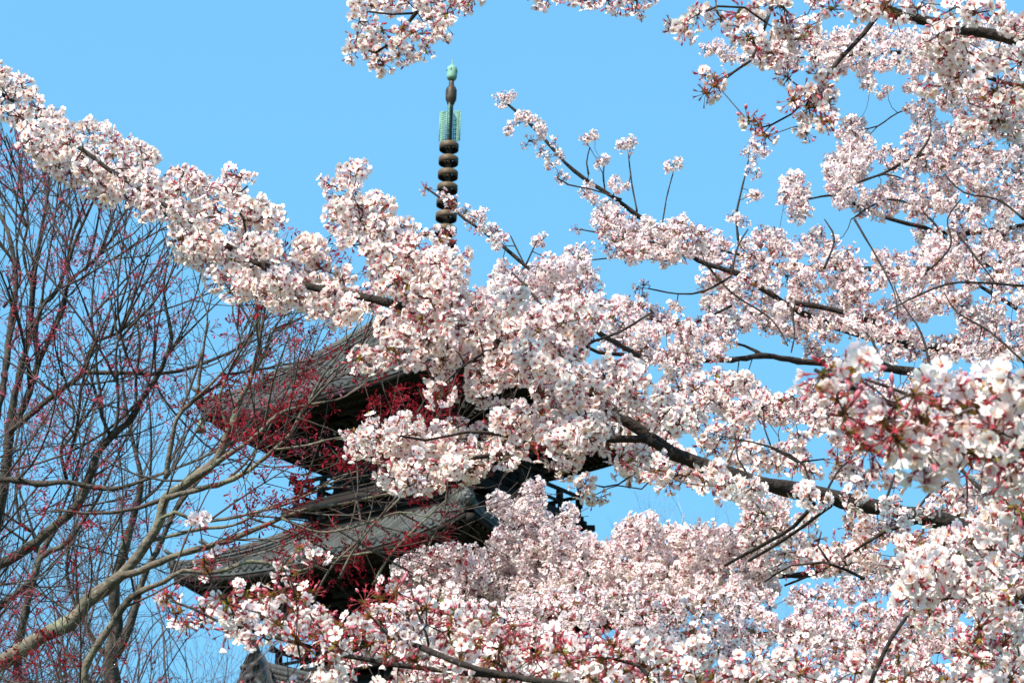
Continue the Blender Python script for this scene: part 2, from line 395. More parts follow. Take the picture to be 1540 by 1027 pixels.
# top storey
ze, zin = roof(z1c, 4.525, apex, .32, 1.92, 0)
b3 = 18.75+ZB
storey(b3, 20.15+ZB, 1.92); brackets(20.15+ZB, 1.92, zin, True)
ze, zin = roof(z2c, 4.85, 18.15+ZB, 2.35, 2.15, 1)
b2 = 14.15+ZB
storey(b2, 15.6+ZB, 2.15); brackets(15.6+ZB, 2.15, zin)
ze, zin = roof(z3c, 5.1, 13.55+ZB, 2.55, 2.4, 2)
storey(.75, 11.0+ZB, 2.4, False); brackets(11.0+ZB, 2.4, zin)
mb = MB(); mb.box((0, 0, .35), (3.6, 3.6, .42)); 
for k in range(4): mb.box(rz(k, np.array([0, -3.9, .1])), (.8, .3, .15) if k % 2 == 0 else (.3, .8, .15))
mb.build('podium', M_STONE, pag)
# spire
tl = Matrix.Rotation(math.radians(1.2), 3, Matrix.Rotation(-RZ, 3, 'Z') @ Vector((0, 1, 0)))
sp = empty('spire', Vector((0, 0, apex))-tl @ Vector((0, 0, apex))); sp.parent = pag; sp.rotation_euler = tl.to_euler()   # the old rod leans a little
mb = MB(); mb.box((0, 0, apex+.10), (.42, .42, .30)); mb.box((0, 0, apex+.42), (.48, .48, .04)); mb.build('dew_basin', M_BRONZE, sp)
mb = MB(); mb.lathe([(.40, apex+.46), (.40, apex+.6), (.32, apex+.78), (.15, apex+.86), (.12, apex+.9)], 24); 
mb.lathe([(.12, apex+.88), (.2, apex+.92), (.38, apex+1.0), (.40, apex+1.04), (.2, apex+1.0), (.1, apex+1.05)], 24); mb.build('inverted_bowl', M_BRONZE, sp, True)
BC = (.03, .021, .015)
mb = MB(); mb.lathe([(.085, apex+.8), (.08, 29.7+ZB), (.075, 31.2+ZB), (.065, 31.9+ZB)], 16, col=BC); mb.build('rod', M_BRONZE, sp, True)
zr = 29.66+ZB
for q in range(9):
    z = zr-.432*q; r = .272+.005*q; mb = MB(); h = .10
    mb.lathe([(r, z-h), (r+.006, z-h*.3), (r+.004, z+h*.8), (r-.015, z+h), (r-.035, z+h), (r-.028, z+h*.6), (r-.022, z-h)], 40, col=np.repeat(np.array([(.055, .032, .017), (.05, .03, .016), (.13, .08, .036), (.08, .05, .025), (.01, .008, .006), (.01, .008, .006), (.01, .008, .006)]), 40, 0), closed=True)  # shade inside the ring and light on its upper band put into the colours
    for a in range(8):
        t = a*math.pi/4; dd = np.array([math.cos(t), math.sin(t), 0]); mb.bar(dd*.07+[0, 0, z+.04], dd*(r-.02)+[0, 0, z+.04], .025, .03, (.02, .015, .01))
    mb.lathe([(.08, z-.10), (.10, z-.05), (.10, z+.05), (.08, z+.10)], 16, col=(.03, .022, .016))
    mb.build('ring', M_RING, sp)
PC = (.21, .37, .29)
for k in range(4):
    mb = MB(); z0, z1 = 29.86+ZB, (30.9 if k % 2 else 30.78)+ZB; a = math.radians(45)+k*math.pi/2-.25
    dd = np.array([math.cos(a), math.sin(a), 0]); x0, x1 = .09, .29
    for x in (x0+.015, x1): mb.bar(dd*x+[0, 0, z0], dd*x+[0, 0, z1], .022, .022, PC)
    for x in (x0+.09,): mb.bar(dd*x+[0, 0, z0], dd*x+[0, 0, z1-.05], .016, .016, PC)
    n = 13
    for q in range(n+1):
        z = z0+(z1-z0)*q/n; mb.bar(dd*x0+[0, 0, z], dd*(x1+.02*(q % 2))+[0, 0, z+.0], .018, .026, PC)
        if q < n:
            zz = (z1-z0)/n
            mb.bar(dd*(x0 if q % 2 else x1)+[0, 0, z], dd*(x1 if q % 2 else x0)+[0, 0, z+zz], .014, .02, PC)
            c = dd*(x0+.14)+np.array([0, 0, z+zz/2]); mb.tube([c-dd*.035, c+dd*.035], .022, 6, PC)
    mb.build('flame_plate', M_PATINA, sp)
mb = MB(); z = 31.12+ZB
mb.lathe([(.06, z-.16), (.10, z-.1), (.12, z-.03), (.15, z+.02), (.16, z+.12), (.16, z+.34), (.13, z+.42), (.08, z+.48), (.06, z+.7)], 24, col=BC); mb.build('dragon_wheel', M_BRONZE, sp)
mb = MB(); z = 31.83+ZB
mb.lathe([(.06, z-.04), (.12, z-.02), (.145, z+.04), (.15, z+.08), (.15, z+.30), (.135, z+.36), (.08, z+.41), (.03, z+.44), (.02, z+.5), (.008, z+.64)], 24, col=PC)
for q in range(6):
    a = q*math.pi/3; c = np.array([math.cos(a)*.15, math.sin(a)*.15, z+.25]); mb.box(c, (.015, .015, .03), None, (.04, .06, .05))
mb.build('jewel_finial', M_PATINA, sp)

# ------------------------------------------------------------------ temple hall roof low in the frame
def hall():
    A = P(392, 1012, 27); gd = gz(A[0], A[1])
    h = empty('temple_hall', (A[0], A[1], gd), math.radians(48), label='low temple hall with tiled ridge and brown gable, its ridge ornament showing at bottom left', cat='hall')
    zt = A[2]-gd; L = 7.5; Wd = 3.6
    mb = MB(); n = 10
    for sy in (-1, 1):
        V = []
        for a in range(n+1):
            t = a/n; y = sy*Wd*t; z = zt-.3-2.0*t+.35*t*t
            V += [[-.1, y, z], [L, y, z]]
        i = np.arange(n)*2; mb.add(V, np.stack([i, i+1, i+3, i+2], -1), TC)
        V2 = [[x, y, z-.2] for x, y, z in V]; mb.add(V2, np.stack([i, i+1, i+3, i+2], -1), WC)
        for q in range(28):
            x = q*.27; pts = [np.array([x, sy*Wd*t, zt-.27-2.0*t+.35*t*t]) for t in np.linspace(0, 1, 9)]
            mb.tube(pts, .08, 6, np.array(TC)*random.Random(q).uniform(.8, 1.2))
    mb.build('roof', M_TILE, h)
    rd = MB()
    for q in range(5): rd.box((L/2, 0, zt-.32+q*.09), (L/2, .17-.015*(q % 2), .044), None, np.array(TC)*(.9-.2*(q % 2)))
    rd.tube([(-.05, 0, zt+.12), (L, 0, zt+.12)], .1, 8, TC); rg = rd.build('ridge', M_TILE, h)
    o = MB(); sh = [(-.36, -.5), (-.40, -.2), (-.30, .0), (-.24, .2), (-.13, .36), (0, .42), (.13, .36), (.24, .2), (.30, .0), (.40, -.2), (.36, -.5)]
    fr = np.array([[-.22, a, zt-.08+b] for a, b in sh]); bk = fr.copy(); bk[:, 0] = -.04; n = len(sh); a0 = np.arange(n); a1 = (a0+1) % n
    o.add(np.concatenate([fr, bk]), [np.stack([a0, a1, a1+n, a0+n], -1), np.array([a0]), np.array([a0[::-1]+n])], np.array(TC)*.8)
    for sy in (-1, 1):
        o.lathe([(0, 0), (.07, .02), (.09, .06), (.05, .1), (0, .11)], 10, (-.26, sy*.12, zt+.02), TC)
        o.tube([(-.27, sy*.3, zt-.5), (-.28, sy*.34, zt-.3), (-.27, sy*.22, zt-.2), (-.26, sy*.2, zt-.34)], .05, 6, TC)
    o.box((-.27, 0, zt-.12), (.06, .1, .05), None, TC); o.box((-.26, 0, zt-.3), (.05, .16, .05), None, TC)
    o.tube([(-.05, 0, zt+.2), (-.22, 0, zt+.45), (-.42, 0, zt+.62)], [.09, .095, .11], 10, TC)
    o.build('ridge_ornament', M_TILE, rg)
    wl = MB(); wl.box((L/2, 0, (zt-1.9)/2), (L/2-.5, Wd-.9, (zt-1.9)/2), None, WC); wl.build('wall', M_WOOD, h)
    g = MB(); gx = 1.6; gy = -1.7; gzt = zt-.45                     # cross gable facing the camera
    g.add([[gx-1.5, gy, gzt-1.0], [gx+1.5, gy, gzt-1.0], [gx, gy, gzt], [gx-1.5, 0, gzt-1.0], [gx+1.5, 0, gzt-1.0], [gx, 0, gzt]], [np.array([[0, 1, 2]]), np.array([[0, 2, 5, 3], [1, 4, 5, 2]])])
    g.box((gx, gy+.1, gzt-1.8), (1.4, .08, .78))
    gg = g.build('gable', M_BRWALL, h)
    bb = MB()
    for sx in (-1, 1): bb.bar((gx, gy-.12, gzt+.05), (gx+sx*1.8, gy-.12, gzt-1.2), .12, .26, WC)
    bb.build('bargeboard', M_WOOD, gg)
hall()

# ------------------------------------------------------------------ cherry blossom meshes
C_PET = np.array([.975, .895, .86]); C_BASE = np.array([.82, .48, .52]); C_EYE = np.array([.42, .045, .09]); C_CAL = np.array([.44, .08, .085])
C_STALK = np.array([.22, .10, .05]); C_BUD = np.array([.70, .22, .28]); C_LEAF = np.array([.26, .12, .025]); C_GRN = np.array([.26, .24, .04])
def flower(mb, c, n, rnd, size=.0178, stalk=None, stamens=True, openness=1.0, rootp=None):
    n = n/np.linalg.norm(n); x = np.cross(n, [rnd.uniform(-1, 1), rnd.uniform(-1, 1), rnd.uniform(-1, 1)]); x /= np.linalg.norm(x)+1e-9; y = np.cross(n, x)
    Rm = np.stack([x, y, n], 1); V = []; Q = []; T = []; C = []
    tintp = C_PET*np.array([1, rnd.uniform(.93, 1.03), rnd.uniform(.94, 1.02)])
    a0 = rnd.uniform(0, 6.28)
    for k in range(5):
        a = a0+k*2*math.pi/5+rnd.uniform(-.08, .08); ca, sa = math.cos(a), math.sin(a)
        op = openness*rnd.uniform(.85, 1.1); up = (1.05-op)*1.1+rnd.uniform(-.06, .10); L = rnd.uniform(.92, 1.06)
        pts = [(.10, 0, .05), (.42, 0, .03), (.76, 0, .09), (.90, 0, .15), (.42, .27, .10), (.76, .40, .16), (.98, .20, .20), (.42, -.27, .10), (.76, -.40, .16), (.98, -.20, .20)]
        cu, su = math.cos(up), math.sin(up); o = len(V)
        for i, (u, w, z) in enumerate(pts):
            z = z*rnd.uniform(.6, 1.3); r_ = u*cu-z*su; h = u*su+z*cu
            V.append(((r_*ca-w*sa)*L*size, (r_*sa+w*ca)*L*size, h*L*size))
            C.append(C_BASE*.75+C_EYE*.25 if i == 0 else (tintp*.8+C_BASE*.2 if u < .5 and i == 1 else tintp))
        T += [(o, o+1, o+4), (o, o+7, o+1)]; Q += [(o+1, o+2, o+5, o+4), (o+2, o+3, o+6, o+5), (o+1, o+7, o+8, o+2), (o+2, o+8, o+9, o+3)]
    # eye
    o = len(V); 
    for k in range(5):
        a = k*2*math.pi/5+.3; V.append((.19*size*math.cos(a), .19*size*math.sin(a), .11*size)); C.append(C_EYE)
    V.append((0, 0, .2*size)); C.append(C_EYE*.8)
    for k in range(5): T.append((o+k, o+(k+1) % 5, o+5))
    if stamens:
        for k in range(9):
            a = rnd.uniform(0, 6.28); t = rnd.uniform(.3, .8); o = len(V); tip = np.array([math.cos(a)*t*.6, math.sin(a)*t*.6, .55])*size
            b = np.array([math.cos(a+1.5), math.sin(a+1.5), 0])*.022*size
            V += [tuple(b), tuple(-b), tuple(tip-b*1.6), tuple(tip+b*1.6)]; C += [C_BASE, C_BASE, (.75, .45, .12), (.75, .45, .12)]
            Q.append((o, o+1, o+2, o+3))
    # calyx cone behind
    o = len(V)
    for k in range(4):
        a = k*math.pi/2; V.append((.15*size*math.cos(a), .15*size*math.sin(a), .06*size)); C.append(C_CAL)
    for k in range(4):
        a = k*math.pi/2; V.append((.10*size*math.cos(a), .10*size*math.sin(a), -.38*size)); C.append(C_CAL)
    for k in range(4): Q.append((o+k, o+4+k, o+4+(k+1) % 4, o+(k+1) % 4))
    mb.add(np.array(V)@Rm.T+c, [np.array(Q), np.array(T)], np.array(C))
    if rootp is not None:
        s_ = c-n*.38*size; mid = (s_+rootp)/2-n*.15*np.linalg.norm(s_-rootp)
        mb.tube([rootp, mid, s_], [.0009, .0008, .0010], 3, [C_STALK, C_STALK, C_CAL*.6+C_STALK*.4])

def bud(mb, c, n, rnd, rootp, s=1.0, calyx_only=False):
    n = n/np.linalg.norm(n); L = .011*s*rnd.uniform(.8, 1.2)
    pts = [c-n*L*.8, c-n*L*.5, c, c+n*L*.55, c+n*L*.95]
    if calyx_only:                              # petals dropped: a little red star
        mb.tube([c-n*.008, c-n*.004, c], [.0012, .0018, .0022], 4, C_CAL)
        x = np.cross(n, [.3, .5, .8]); x /= np.linalg.norm(x); y = np.cross(n, x)
        for k in range(5):
            a = k*1.2566; d = x*math.cos(a)+y*math.sin(a); e = np.cross(n, d)*.0013
            mb.add([c-e, c+e, c+d*.0085+n*.004], np.array([[0, 1, 2]]), (.50, .045, .07))
    else:
        mb.tube(pts, [.0011, .0021*s, .0042*s, .0036*s, .0006], 5, [C_CAL, C_CAL, C_BUD*.8, C_BUD, C_PET*.5+C_BUD*.5])
    mid = (pts[0]+rootp)/2-n*.003
    mb.tube([rootp, mid, c-n*.008], [.0008, .0007, .0009], 3, [C_STALK, C_CAL*.7+C_STALK*.3, C_CAL])

def leaflet(mb, c, n, rnd, L=.016):
    n = n/np.linalg.norm(n); x = np.cross(n, [rnd.uniform(-1, 1), rnd.uniform(-1, 1), rnd.uniform(-1, 1)]); x /= np.linalg.norm(x)+1e-9; z = np.cross(n, x)*L*.15
    col = (C_LEAF*rnd.uniform(.6, 1.3) if rnd.random() < .7 else C_GRN)
    mb.add([c, c+n*L*.4+x*L*.2+z, c+n*L, c+n*L*.4-x*L*.2+z], np.array([[0, 1, 2, 3]]), col)

def rdir(rnd):
    while True:
        v = np.array([rnd.gauss(0, 1) for _ in range(3)]); l = np.linalg.norm(v)
        if l > .2: return v/l

def cluster(seed, kind, near):
    """A spray of blossom about 10 cm across, origin at its spur on the twig."""
    rnd = random.Random(seed); mb = MB()
    spurs = [np.zeros(3)]
    if kind == 'full':
        for _ in range(rnd.choice([2, 3, 3])): spurs.append(rdir(rnd)*rnd.uniform(.012, .026))
        nf = rnd.randint(4, 6)
    elif kind == 'mix':
        for _ in range(2): spurs.append(rdir(rnd)*rnd.uniform(.015, .03))
        nf = rnd.randint(3, 4)
    else:
        spurs.append(rdir(rnd)*.012); nf = 1
    for s_ in spurs:
        if np.linalg.norm(s_) > .01: mb.tube([s_*0, s_*.6+rdir(rnd)*.002, s_], [.0022, .0019, .0018], 5, (.09, .055, .04))
        base = s_*12+rdir(rnd)*.3
        for _ in range(nf):
            for t in range(6):
                d = rdir(rnd)+base*1.6+np.array([0, 0, -.15]); d /= np.linalg.norm(d)
                if d@base > -.1: break
            L = rnd.uniform(.020, .036)
            flower(mb, s_+d*L, d+rdir(rnd)*.3+np.array([0, 0, -.28]), rnd, .0172*rnd.uniform(.9, 1.12), stamens=near, openness=rnd.choice([1.05, 1.0, 1.0, .9, .75, .5, .3]), rootp=s_)
        for _ in range({'full': 1, 'mix': 4, 'bud': 7}[kind]):
            d = rdir(rnd)+base; d /= np.linalg.norm(d); L = rnd.uniform(.024, .042)
            bud(mb, s_+d*L, d+rdir(rnd)*.2, rnd, s_, rnd.uniform(.7, 1.15), rnd.random() < {'full': .3, 'mix': .72, 'bud': .92}[kind])
        for _ in range({'full': 1, 'mix': 7, 'bud': 9}[kind]): leaflet(mb, s_, rdir(rnd)+base*.4, rnd, rnd.uniform(.008, .022))
    return mb

NV_ = 9
PROT = {(k, nr): [cluster(1000*i+17*nr+{'full': 1, 'mix': 2, 'bud': 3}[k], k, bool(nr)) for i in range(NV_)] for k in ('full', 'mix', 'bud') for nr in (0, 1)}
PMESH = {}
def pmesh(key, i):
    if (key, i) not in PMESH: PMESH[(key, i)] = PROT[key][i].mesh('blossom_cluster', M_PETAL)
    return PMESH[(key, i)]

def inpoly(x, y, poly):
    c = False; j = len(poly)-1
    for i in range(len(poly)):
        xi, yi = poly[i]; xj, yj = poly[j]
        if (yi > y) != (yj > y) and x < (xj-xi)*(y-yi)/(yj-yi)+xi: c = not c
        j = i
    return c
def edist(x, y, poly):
    best = 1e9; p = np.array(poly, float); q = np.roll(p, -1, 0); d = q-p; w = np.array([x, y])-p
    t = np.clip((w*d).sum(1)/((d*d).sum(1)+1e-9), 0, 1); e = w-d*t[:, None]
    return math.sqrt((e*e).sum(1).min())
def pts(s): return [tuple(float(v) for v in t.split(',')) for t in s.split()]

class Cherry:
    def __init__(s, seed, near, tilt=0.): s.tilt = tilt; s.rnd = random.Random(seed); s.near = near; s.cl = []; s.br = []; s.nodes = []; s.nb = []; s.nr = []
    def region(s, poly, d, kinds='f', dens=1.0, holes='', inset=.42, jit=.25, zs=1.0):
        """Blossom fills an outline; holes are gaps (x,y,rx,ry); d may be (d_left, d_right)."""
        poly = pts(poly); H = pts(holes); xs_ = [p[0] for p in poly]; ys_ = [p[1] for p in poly]
        dl, dr = d if isinstance(d, tuple) else (d, d); x0, x1 = min(xs_), max(xs_)
        area = abs(sum(poly[i-1][0]*poly[i][1]-poly[i][0]*poly[i-1][1] for i in range(len(poly))))/2
        R = .047*F/((dl+dr)/2*K)
        n = int(area/(R*R)*1.05*dens); k = 0; tries = 0; placed = []
        while k < n and tries < n*40:
            tries += 1
            x = s.rnd.uniform(x0, x1); y = s.rnd.uniform(min(ys_), max(ys_))
            if not inpoly(x, y, poly): continue
            if edist(x, y, poly) < R*inset and -20 < x < 1560 and -20 < y < 1047: continue
            if any(((x-a)/(rx+R*.55))**2+((y-b)/(ry+R*.55))**2 < 1 for a, b, rx, ry in H): continue
            md = R*.62*(1 if tries < n*12 else .6)
            if any((x-a)**2+(y-b)**2 < md*md for a, b in placed): continue
            placed.append((x, y)); k += 1
            s.put(x, y, dl+(dr-dl)*(x-x0)/(x1-x0+1e-9)+s.rnd.uniform(-jit, jit), kinds, zs)
    def put(s, x, y, d, kinds='f', sc=1.0):
        for (ax, ay, bx, by) in getattr(s, 'clear', ()):
            vx, vy = bx-ax, by-ay; t = max(0, min(1, ((x-ax)*vx+(y-ay)*vy)/(vx*vx+vy*vy)))
            if math.hypot(x-ax-t*vx, y-ay-t*vy) < (30 if ax > 880 else 13) and s.rnd.random() < .6: d = max(d, 5.25)+s.rnd.uniform(0, .25)
        s.cl.append((P(x, y, d+(450-y)*s.tilt), {'f': 'full', 'm': 'mix', 'b': 'bud'}[s.rnd.choice(kinds)], sc*s.rnd.uniform(.85, 1.15)))
    def spots(s, txt, d, kinds='f', sc=1.0):
        for t in txt.split():
            v = t.split(','); s.put(float(v[0]), float(v[1]), d+s.rnd.uniform(-.12, .12), v[2] if len(v) > 2 else kinds, sc)
    def branch(s, txt, d, w0, w1, world0=None):
        """txt: pixel path from thick to thin end; d depth or (d0,d1); w pixel widths."""
        q = pts(txt); n = len(q); d0, d1 = d if isinstance(d, tuple) else (d, d)
        X = np.array([P(x, y, d0+(d1-d0)*i/(n-1)+(450-y)*s.tilt) for i, (x, y) in enumerate(q)])
        r = np.array([(w0+(w1-w0)*i/(n-1))/2/F*K*(d0+(d1-d0)*i/(n-1)) for i in range(n)])
        if world0 is not None:
            W0 = np.array(world0, float); k = 5
            t = np.linspace(0, 1, k, endpoint=False)[:, None]; e = (X[0]-X[1]); e /= np.linalg.norm(e); L = np.linalg.norm(X[0]-W0)
            c = X[0]+e*L*.5; pre = (1-t)**2*W0+2*t*(1-t)*c+t*t*X[0]
            X = np.concatenate([pre, X]); r = np.concatenate([np.linspace(r[0]*1.5, r[0], k, endpoint=False), r])
        # resample with gentle wobble
        Y = []; rr = []
        for i in range(len(X)-1):
            L = np.linalg.norm(X[i+1]-X[i]); k = max(1, int(L/max(.05, r[i]*2.0)))
            a = X[max(0, i-1)]; b = X[i]; c = X[i+1]; e = X[min(len(X)-1, i+2)]
            for j in range(k):
                t = j/k; p = .5*((2*b)+(-a+c)*t+(2*a-5*b+4*c-e)*t*t+(-a+3*b-3*c+e)*t**3)
                Y.append(p+rdir(s.rnd)*r[i]*.16); rr.append((r[i]+(r[i+1]-r[i])*t)*s.rnd.uniform(.84, 1.18))
        Y.append(X[-1]); rr.append(r[-1]); Y = np.array(Y); bi = len(s.br)
        mb = MB(); mb.tube(Y, rr, 9 if w0 > 8 else 6, getattr(s, 'bc', (.022, .014, .011))); s.br.append(mb)
        if not hasattr(s, 'bm'): s.bm = 0
        s.nodes += list(Y); s.nb += [bi]*len(Y); s.nr += rr
        return Y
    def finish(s, root, cap=100):
        # twigs grow from the branches out to every cluster
        N = np.zeros((60000, 3)); n = len(s.nodes); N[:n] = np.array(s.nodes); nb = list(s.nb); nr = list(s.nr)
        C_ = np.array([c[0] for c in s.cl]); 
        dm = np.array([np.sqrt(((N[:n]-c)**2).sum(1).min()) for c in C_])
        for ci in np.argsort(dm):
            c = C_[ci]; dd = ((N[:n]-c)**2).sum(1); k = int(dd.argmin()); a = N[k]; L = math.sqrt(dd[k])
            if L < .012: continue
            m = max(2, int(L/.045)); sag = rdir(s.rnd)*L*.16+np.array([0, 0, -.05*L]); r0 = min(nr[k]*.75, .0022+.008*L); r1 = .0016
            seg = [a+(c-a)*t+sag*math.sin(math.pi*t)+(rdir(s.rnd)*.006 if 0 < t < 1 else 0) for t in np.linspace(0, 1, m+1)]
            rr = np.linspace(r0, r1, m+1); s.br[nb[k]].tube(seg, rr, 5 if s.near else 4, (.075, .045, .035), cap=False)
            for p, r_ in list(zip(seg, rr))[1:]:
                if n < 59990: N[n] = p; n += 1; nb.append(nb[k]); nr.append(r_)
        for mb in s.br: mb.build('branch', M_BARK, root)
        vis = []
        for i, (c, kind, sc) in enumerate(s.cl):
            x, y, d = proj(c); vis.append(sc/d if (-10 < x < 1550 and -10 < y < 1037) else 0)
        order = np.argsort(-np.array(vis)); rest = MB()
        inv = np.array(root.location)
        for rank, i in enumerate(order):
            c, kind, sc = s.cl[i]; key = (kind, int(s.near)); v = s.rnd.randrange(NV_)
            from mathutils import Euler
            E_ = Euler([s.rnd.uniform(-.5, .5), s.rnd.uniform(-.5, .5), s.rnd.uniform(0, 6.28)])
            if rank < cap:
                o = bpy.data.objects.new('blossom_cluster', pmesh(key, v)); COL.objects.link(o); o.parent = root
                o.location = list(c); o.rotation_euler = E_; o.scale = (sc,)*3
            else:
                V, Fs, C = PROT[key][v].arrays(); Rm = np.array(E_.to_matrix())
                rest.V.append(V@Rm.T*sc+c); rest.Fs += [f+rest.n for f in Fs]; rest.C.append(C); rest.n += len(V)
        if rest.n: tag(rest.build('blossom_cluster', M_PETAL, root), kind='stuff')
        print('cherry clusters', len(s.cl), 'branches', len(s.br))

def trunk(root, base, pts_, r0, r1, m_=None):
    mb = MB(); Pn = [np.array(base, float)-[0, 0, .2]]+[np.array(p, float) for p in pts_]; Pn = np.array(Pn); n = len(Pn)
    t = np.linspace(0, n-1, n*7); Y = np.stack([np.interp(t, np.arange(n), Pn[:, k]) for k in range(3)], 1)
    rnd = random.Random(int(base[0]*100)); rr = np.linspace(r0, r1, len(Y)); rr[:3] *= [1.5, 1.25, 1.1]
    Y += np.array([rdir(rnd)*.02 for _ in Y]); mb.tube(Y, rr, 14, (.085, .055, .042)); return mb.build('trunk', m_ or M_BARK, root, True)

# ---- cherry tree one: the long bough sweeping across the frame
T1B = np.array([4.4, 8.4, gz(4.4, 8.4)])
t1 = empty('cherry_tree', (0, 0, 0), label='blossoming cherry tree whose thick dark bough sweeps up left across the pagoda', cat='tree', group='cherry trees in full blossom')
trunk(t1, T1B, [T1B+[-.05, 0, 1.3], T1B+[-.2, 0, 2.8], T1B+[-.1, .1, 5.0]], .24, .12)
A = Cherry(11, True, .0012)
A.spots('1078,712 1090,722 1100,735 1130,735 1212,738 1222,752 1290,745 1335,760 1350,785 1400,775 960,640,m', 4.75, 'f', .9)
A.clear = ((1430, 785, 1330, 765), (1330, 765, 1240, 745), (1240, 745, 1130, 722), (1060, 700, 1010, 681), (1010, 681, 975, 655), (975, 655, 935, 628), (935, 628, 900, 600), (560, 450, 460, 430), (370, 390, 330, 360), (170, 258, 140, 236))
A.branch('1700,880 1560,838 1430,785 1330,765 1240,745 1180,735 1130,722 1060,700 1010,681 975,655 935,628 895,595 862,572 830,556', (5.1, 4.7), 25, 15, T1B+[-.15, 0, 2.7])
A.branch('862,572 800,545 750,520 700,495 650,472 607,462 560,450 505,440 450,427 415,410 390,396 345,372 310,348 270,322 235,300 200,277 165,257 140,237 110,215 85,200 40,165 0,140 -40,110', (4.75, 4.9), 17, 4)
A.branch('700,495 660,440 625,400 590,360 560,325 530,285 518,255', (4.7, 4.7), 6, 3)
A.branch('1000,676 970,660 930,660 880,665 815,674 760,682 700,690 650,700 610,720', (4.75, 4.6), 12, 4)
A.branch('815,674 760,655 700,650 640,662 580,650 540,655', (4.65, 4.5), 5, 3)
A.branch('750,520 700,548 670,575 660,600', 4.6, 4, 2)
A.branch('390,396 372,360 366,330 350,300 372,280', 4.8, 4, 3)
A.branch('345,372 325,335 318,310', 4.8, 3, 2)
A.branch('1225,757 1195,790 1160,812 1123,832 1090,850', (5.0, 5.4), 7, 4)
A.branch('1249,760 1210,790 1165,820 1126,843', (5.0, 5.4), 6, 4)
A.branch('1222,738 1210,700 1160,672 1080,655', 5.0, 5, 2)
A.branch('1160,672 1150,645 1148,620', 5.0, 3, 2)
A.branch('1560,838 1500,760 1440,700 1400,640 1330,600 1270,585', (5.4, 5.6), 8, 3)
A.branch('1400,780 1330,800 1250,850 1180,880', (5.4, 5.7), 6, 3)
for w in ('1160,672 1200,695 1240,690', '1330,765 1345,715 1375,670 1380,640', '1240,745 1262,705 1280,690 1290,660', '1300,870 1240,845 1190,850 1150,875', '1430,785 1480,815 1540,830', '1130,722 1110,690 1105,650', '1375,775 1400,740 1450,715', '1250,850 1230,820 1235,800'): A.branch(w, 5.15, 4, 2)
A.branch('1010,683 985,715 965,735 930,730', 4.8, 3, 2)
A.branch('945,718 930,728 908,732 888,728', 4.7, 3, 2)
A.branch('850,560 838,520 820,470 790,430 770,410', (4.7, 5.0), 6, 3)
A.branch('850,560 880,520 930,500 980,470', (4.8, 5.0), 5, 3)
A.region('-30,75 0,96 29,114 60,114 70,132 65,155 78,158 99,168 104,190 125,190 150,184 166,182 187,197 192,215 226,218 234,228 232,252 270,249 304,249 317,267 333,267 364,251 395,262 384,288 365,303 345,308 338,330 352,350 368,350 405,353 423,369 436,397 470,395 488,395 514,400 540,430 590,450 574,474 553,469 527,484 506,492 483,489 467,476 449,463 389,466 363,466 320,446 317,431 286,397 255,381 236,342 221,332 197,311 177,319 145,301 125,277 88,267 52,251 29,222 28,210 47,192 16,194 0,180 -30,170', 4.9, dens=1.05, jit=.3)
A.region('338,330 350,308 372,303 400,300 424,320 420,345 400,352 372,350', 4.85, 'f', 1.2)
A.region('440,400 448,350 470,340 486,365 486,400', 4.85, 'f', 1.1, inset=.3)
A.region('487,260 502,240 530,236 551,262 542,290 575,295 590,320 603,318 622,345 660,340 684,372 704,402 704,440 735,440 800,455 870,450 905,460 902,510 872,515 880,548 908,552 925,540 966,545 972,585 1000,590 1035,610 1058,640 1040,655 1000,650 975,640 960,660 930,675 905,684 878,678 858,706 840,712 831,700 790,680 766,692 768,703 743,710 727,705 705,722 688,718 665,732 610,746 585,738 568,728 568,714 592,691 580,676 563,684 540,679 517,660 515,648 540,630 600,624 633,652 668,635 686,633 704,651 745,630 748,609 756,604 797,604 797,575 760,575 742,600 725,610 706,598 704,552 712,532 700,530 690,545 684,560 682,605 660,612 640,600 638,575 648,555 623,562 592,544 581,533 566,552 553,562 530,545 529,531 563,520 576,510 563,497 574,474 600,455 560,420 530,395 512,395 520,380 510,350 495,330', 4.7, 'fffffm', dens=1.45, holes='640,385,8,5')
A.region('960,655 1000,640 1058,690 1130,715 1180,720 1105,745 1066,738 1034,722 1027,728 978,722 945,731 917,703 907,688', 4.75, 'ffm', 1.2)
A.spots('880,729 868,735 893,745 848,705', 4.7, 'f', .8)
A.region('1040,560 1085,560 1130,570 1175,590 1240,580 1330,600 1560,650 1560,900 1400,880 1300,870 1180,860 1130,830 1112,790 1118,765 1190,760 1240,765 1330,780 1400,790 1400,770 1330,750 1240,725 1180,718 1100,700 1060,680 1040,640 1020,600', (5.6, 5.9), 'fffmm', .78, holes='1082,636,9,12 1152,650,18,22 1232,678,14,20 1354,708,16,18 1449,716,18,9 1166,820,10,8 1235,786,10,9 1200,640,14,8 1300,690,10,8 1110,600,8,6 1480,660,8,8 1386,742,10,5 1195,790,16,12 1265,800,12,6 1330,830,8,8')
A.finish(t1)

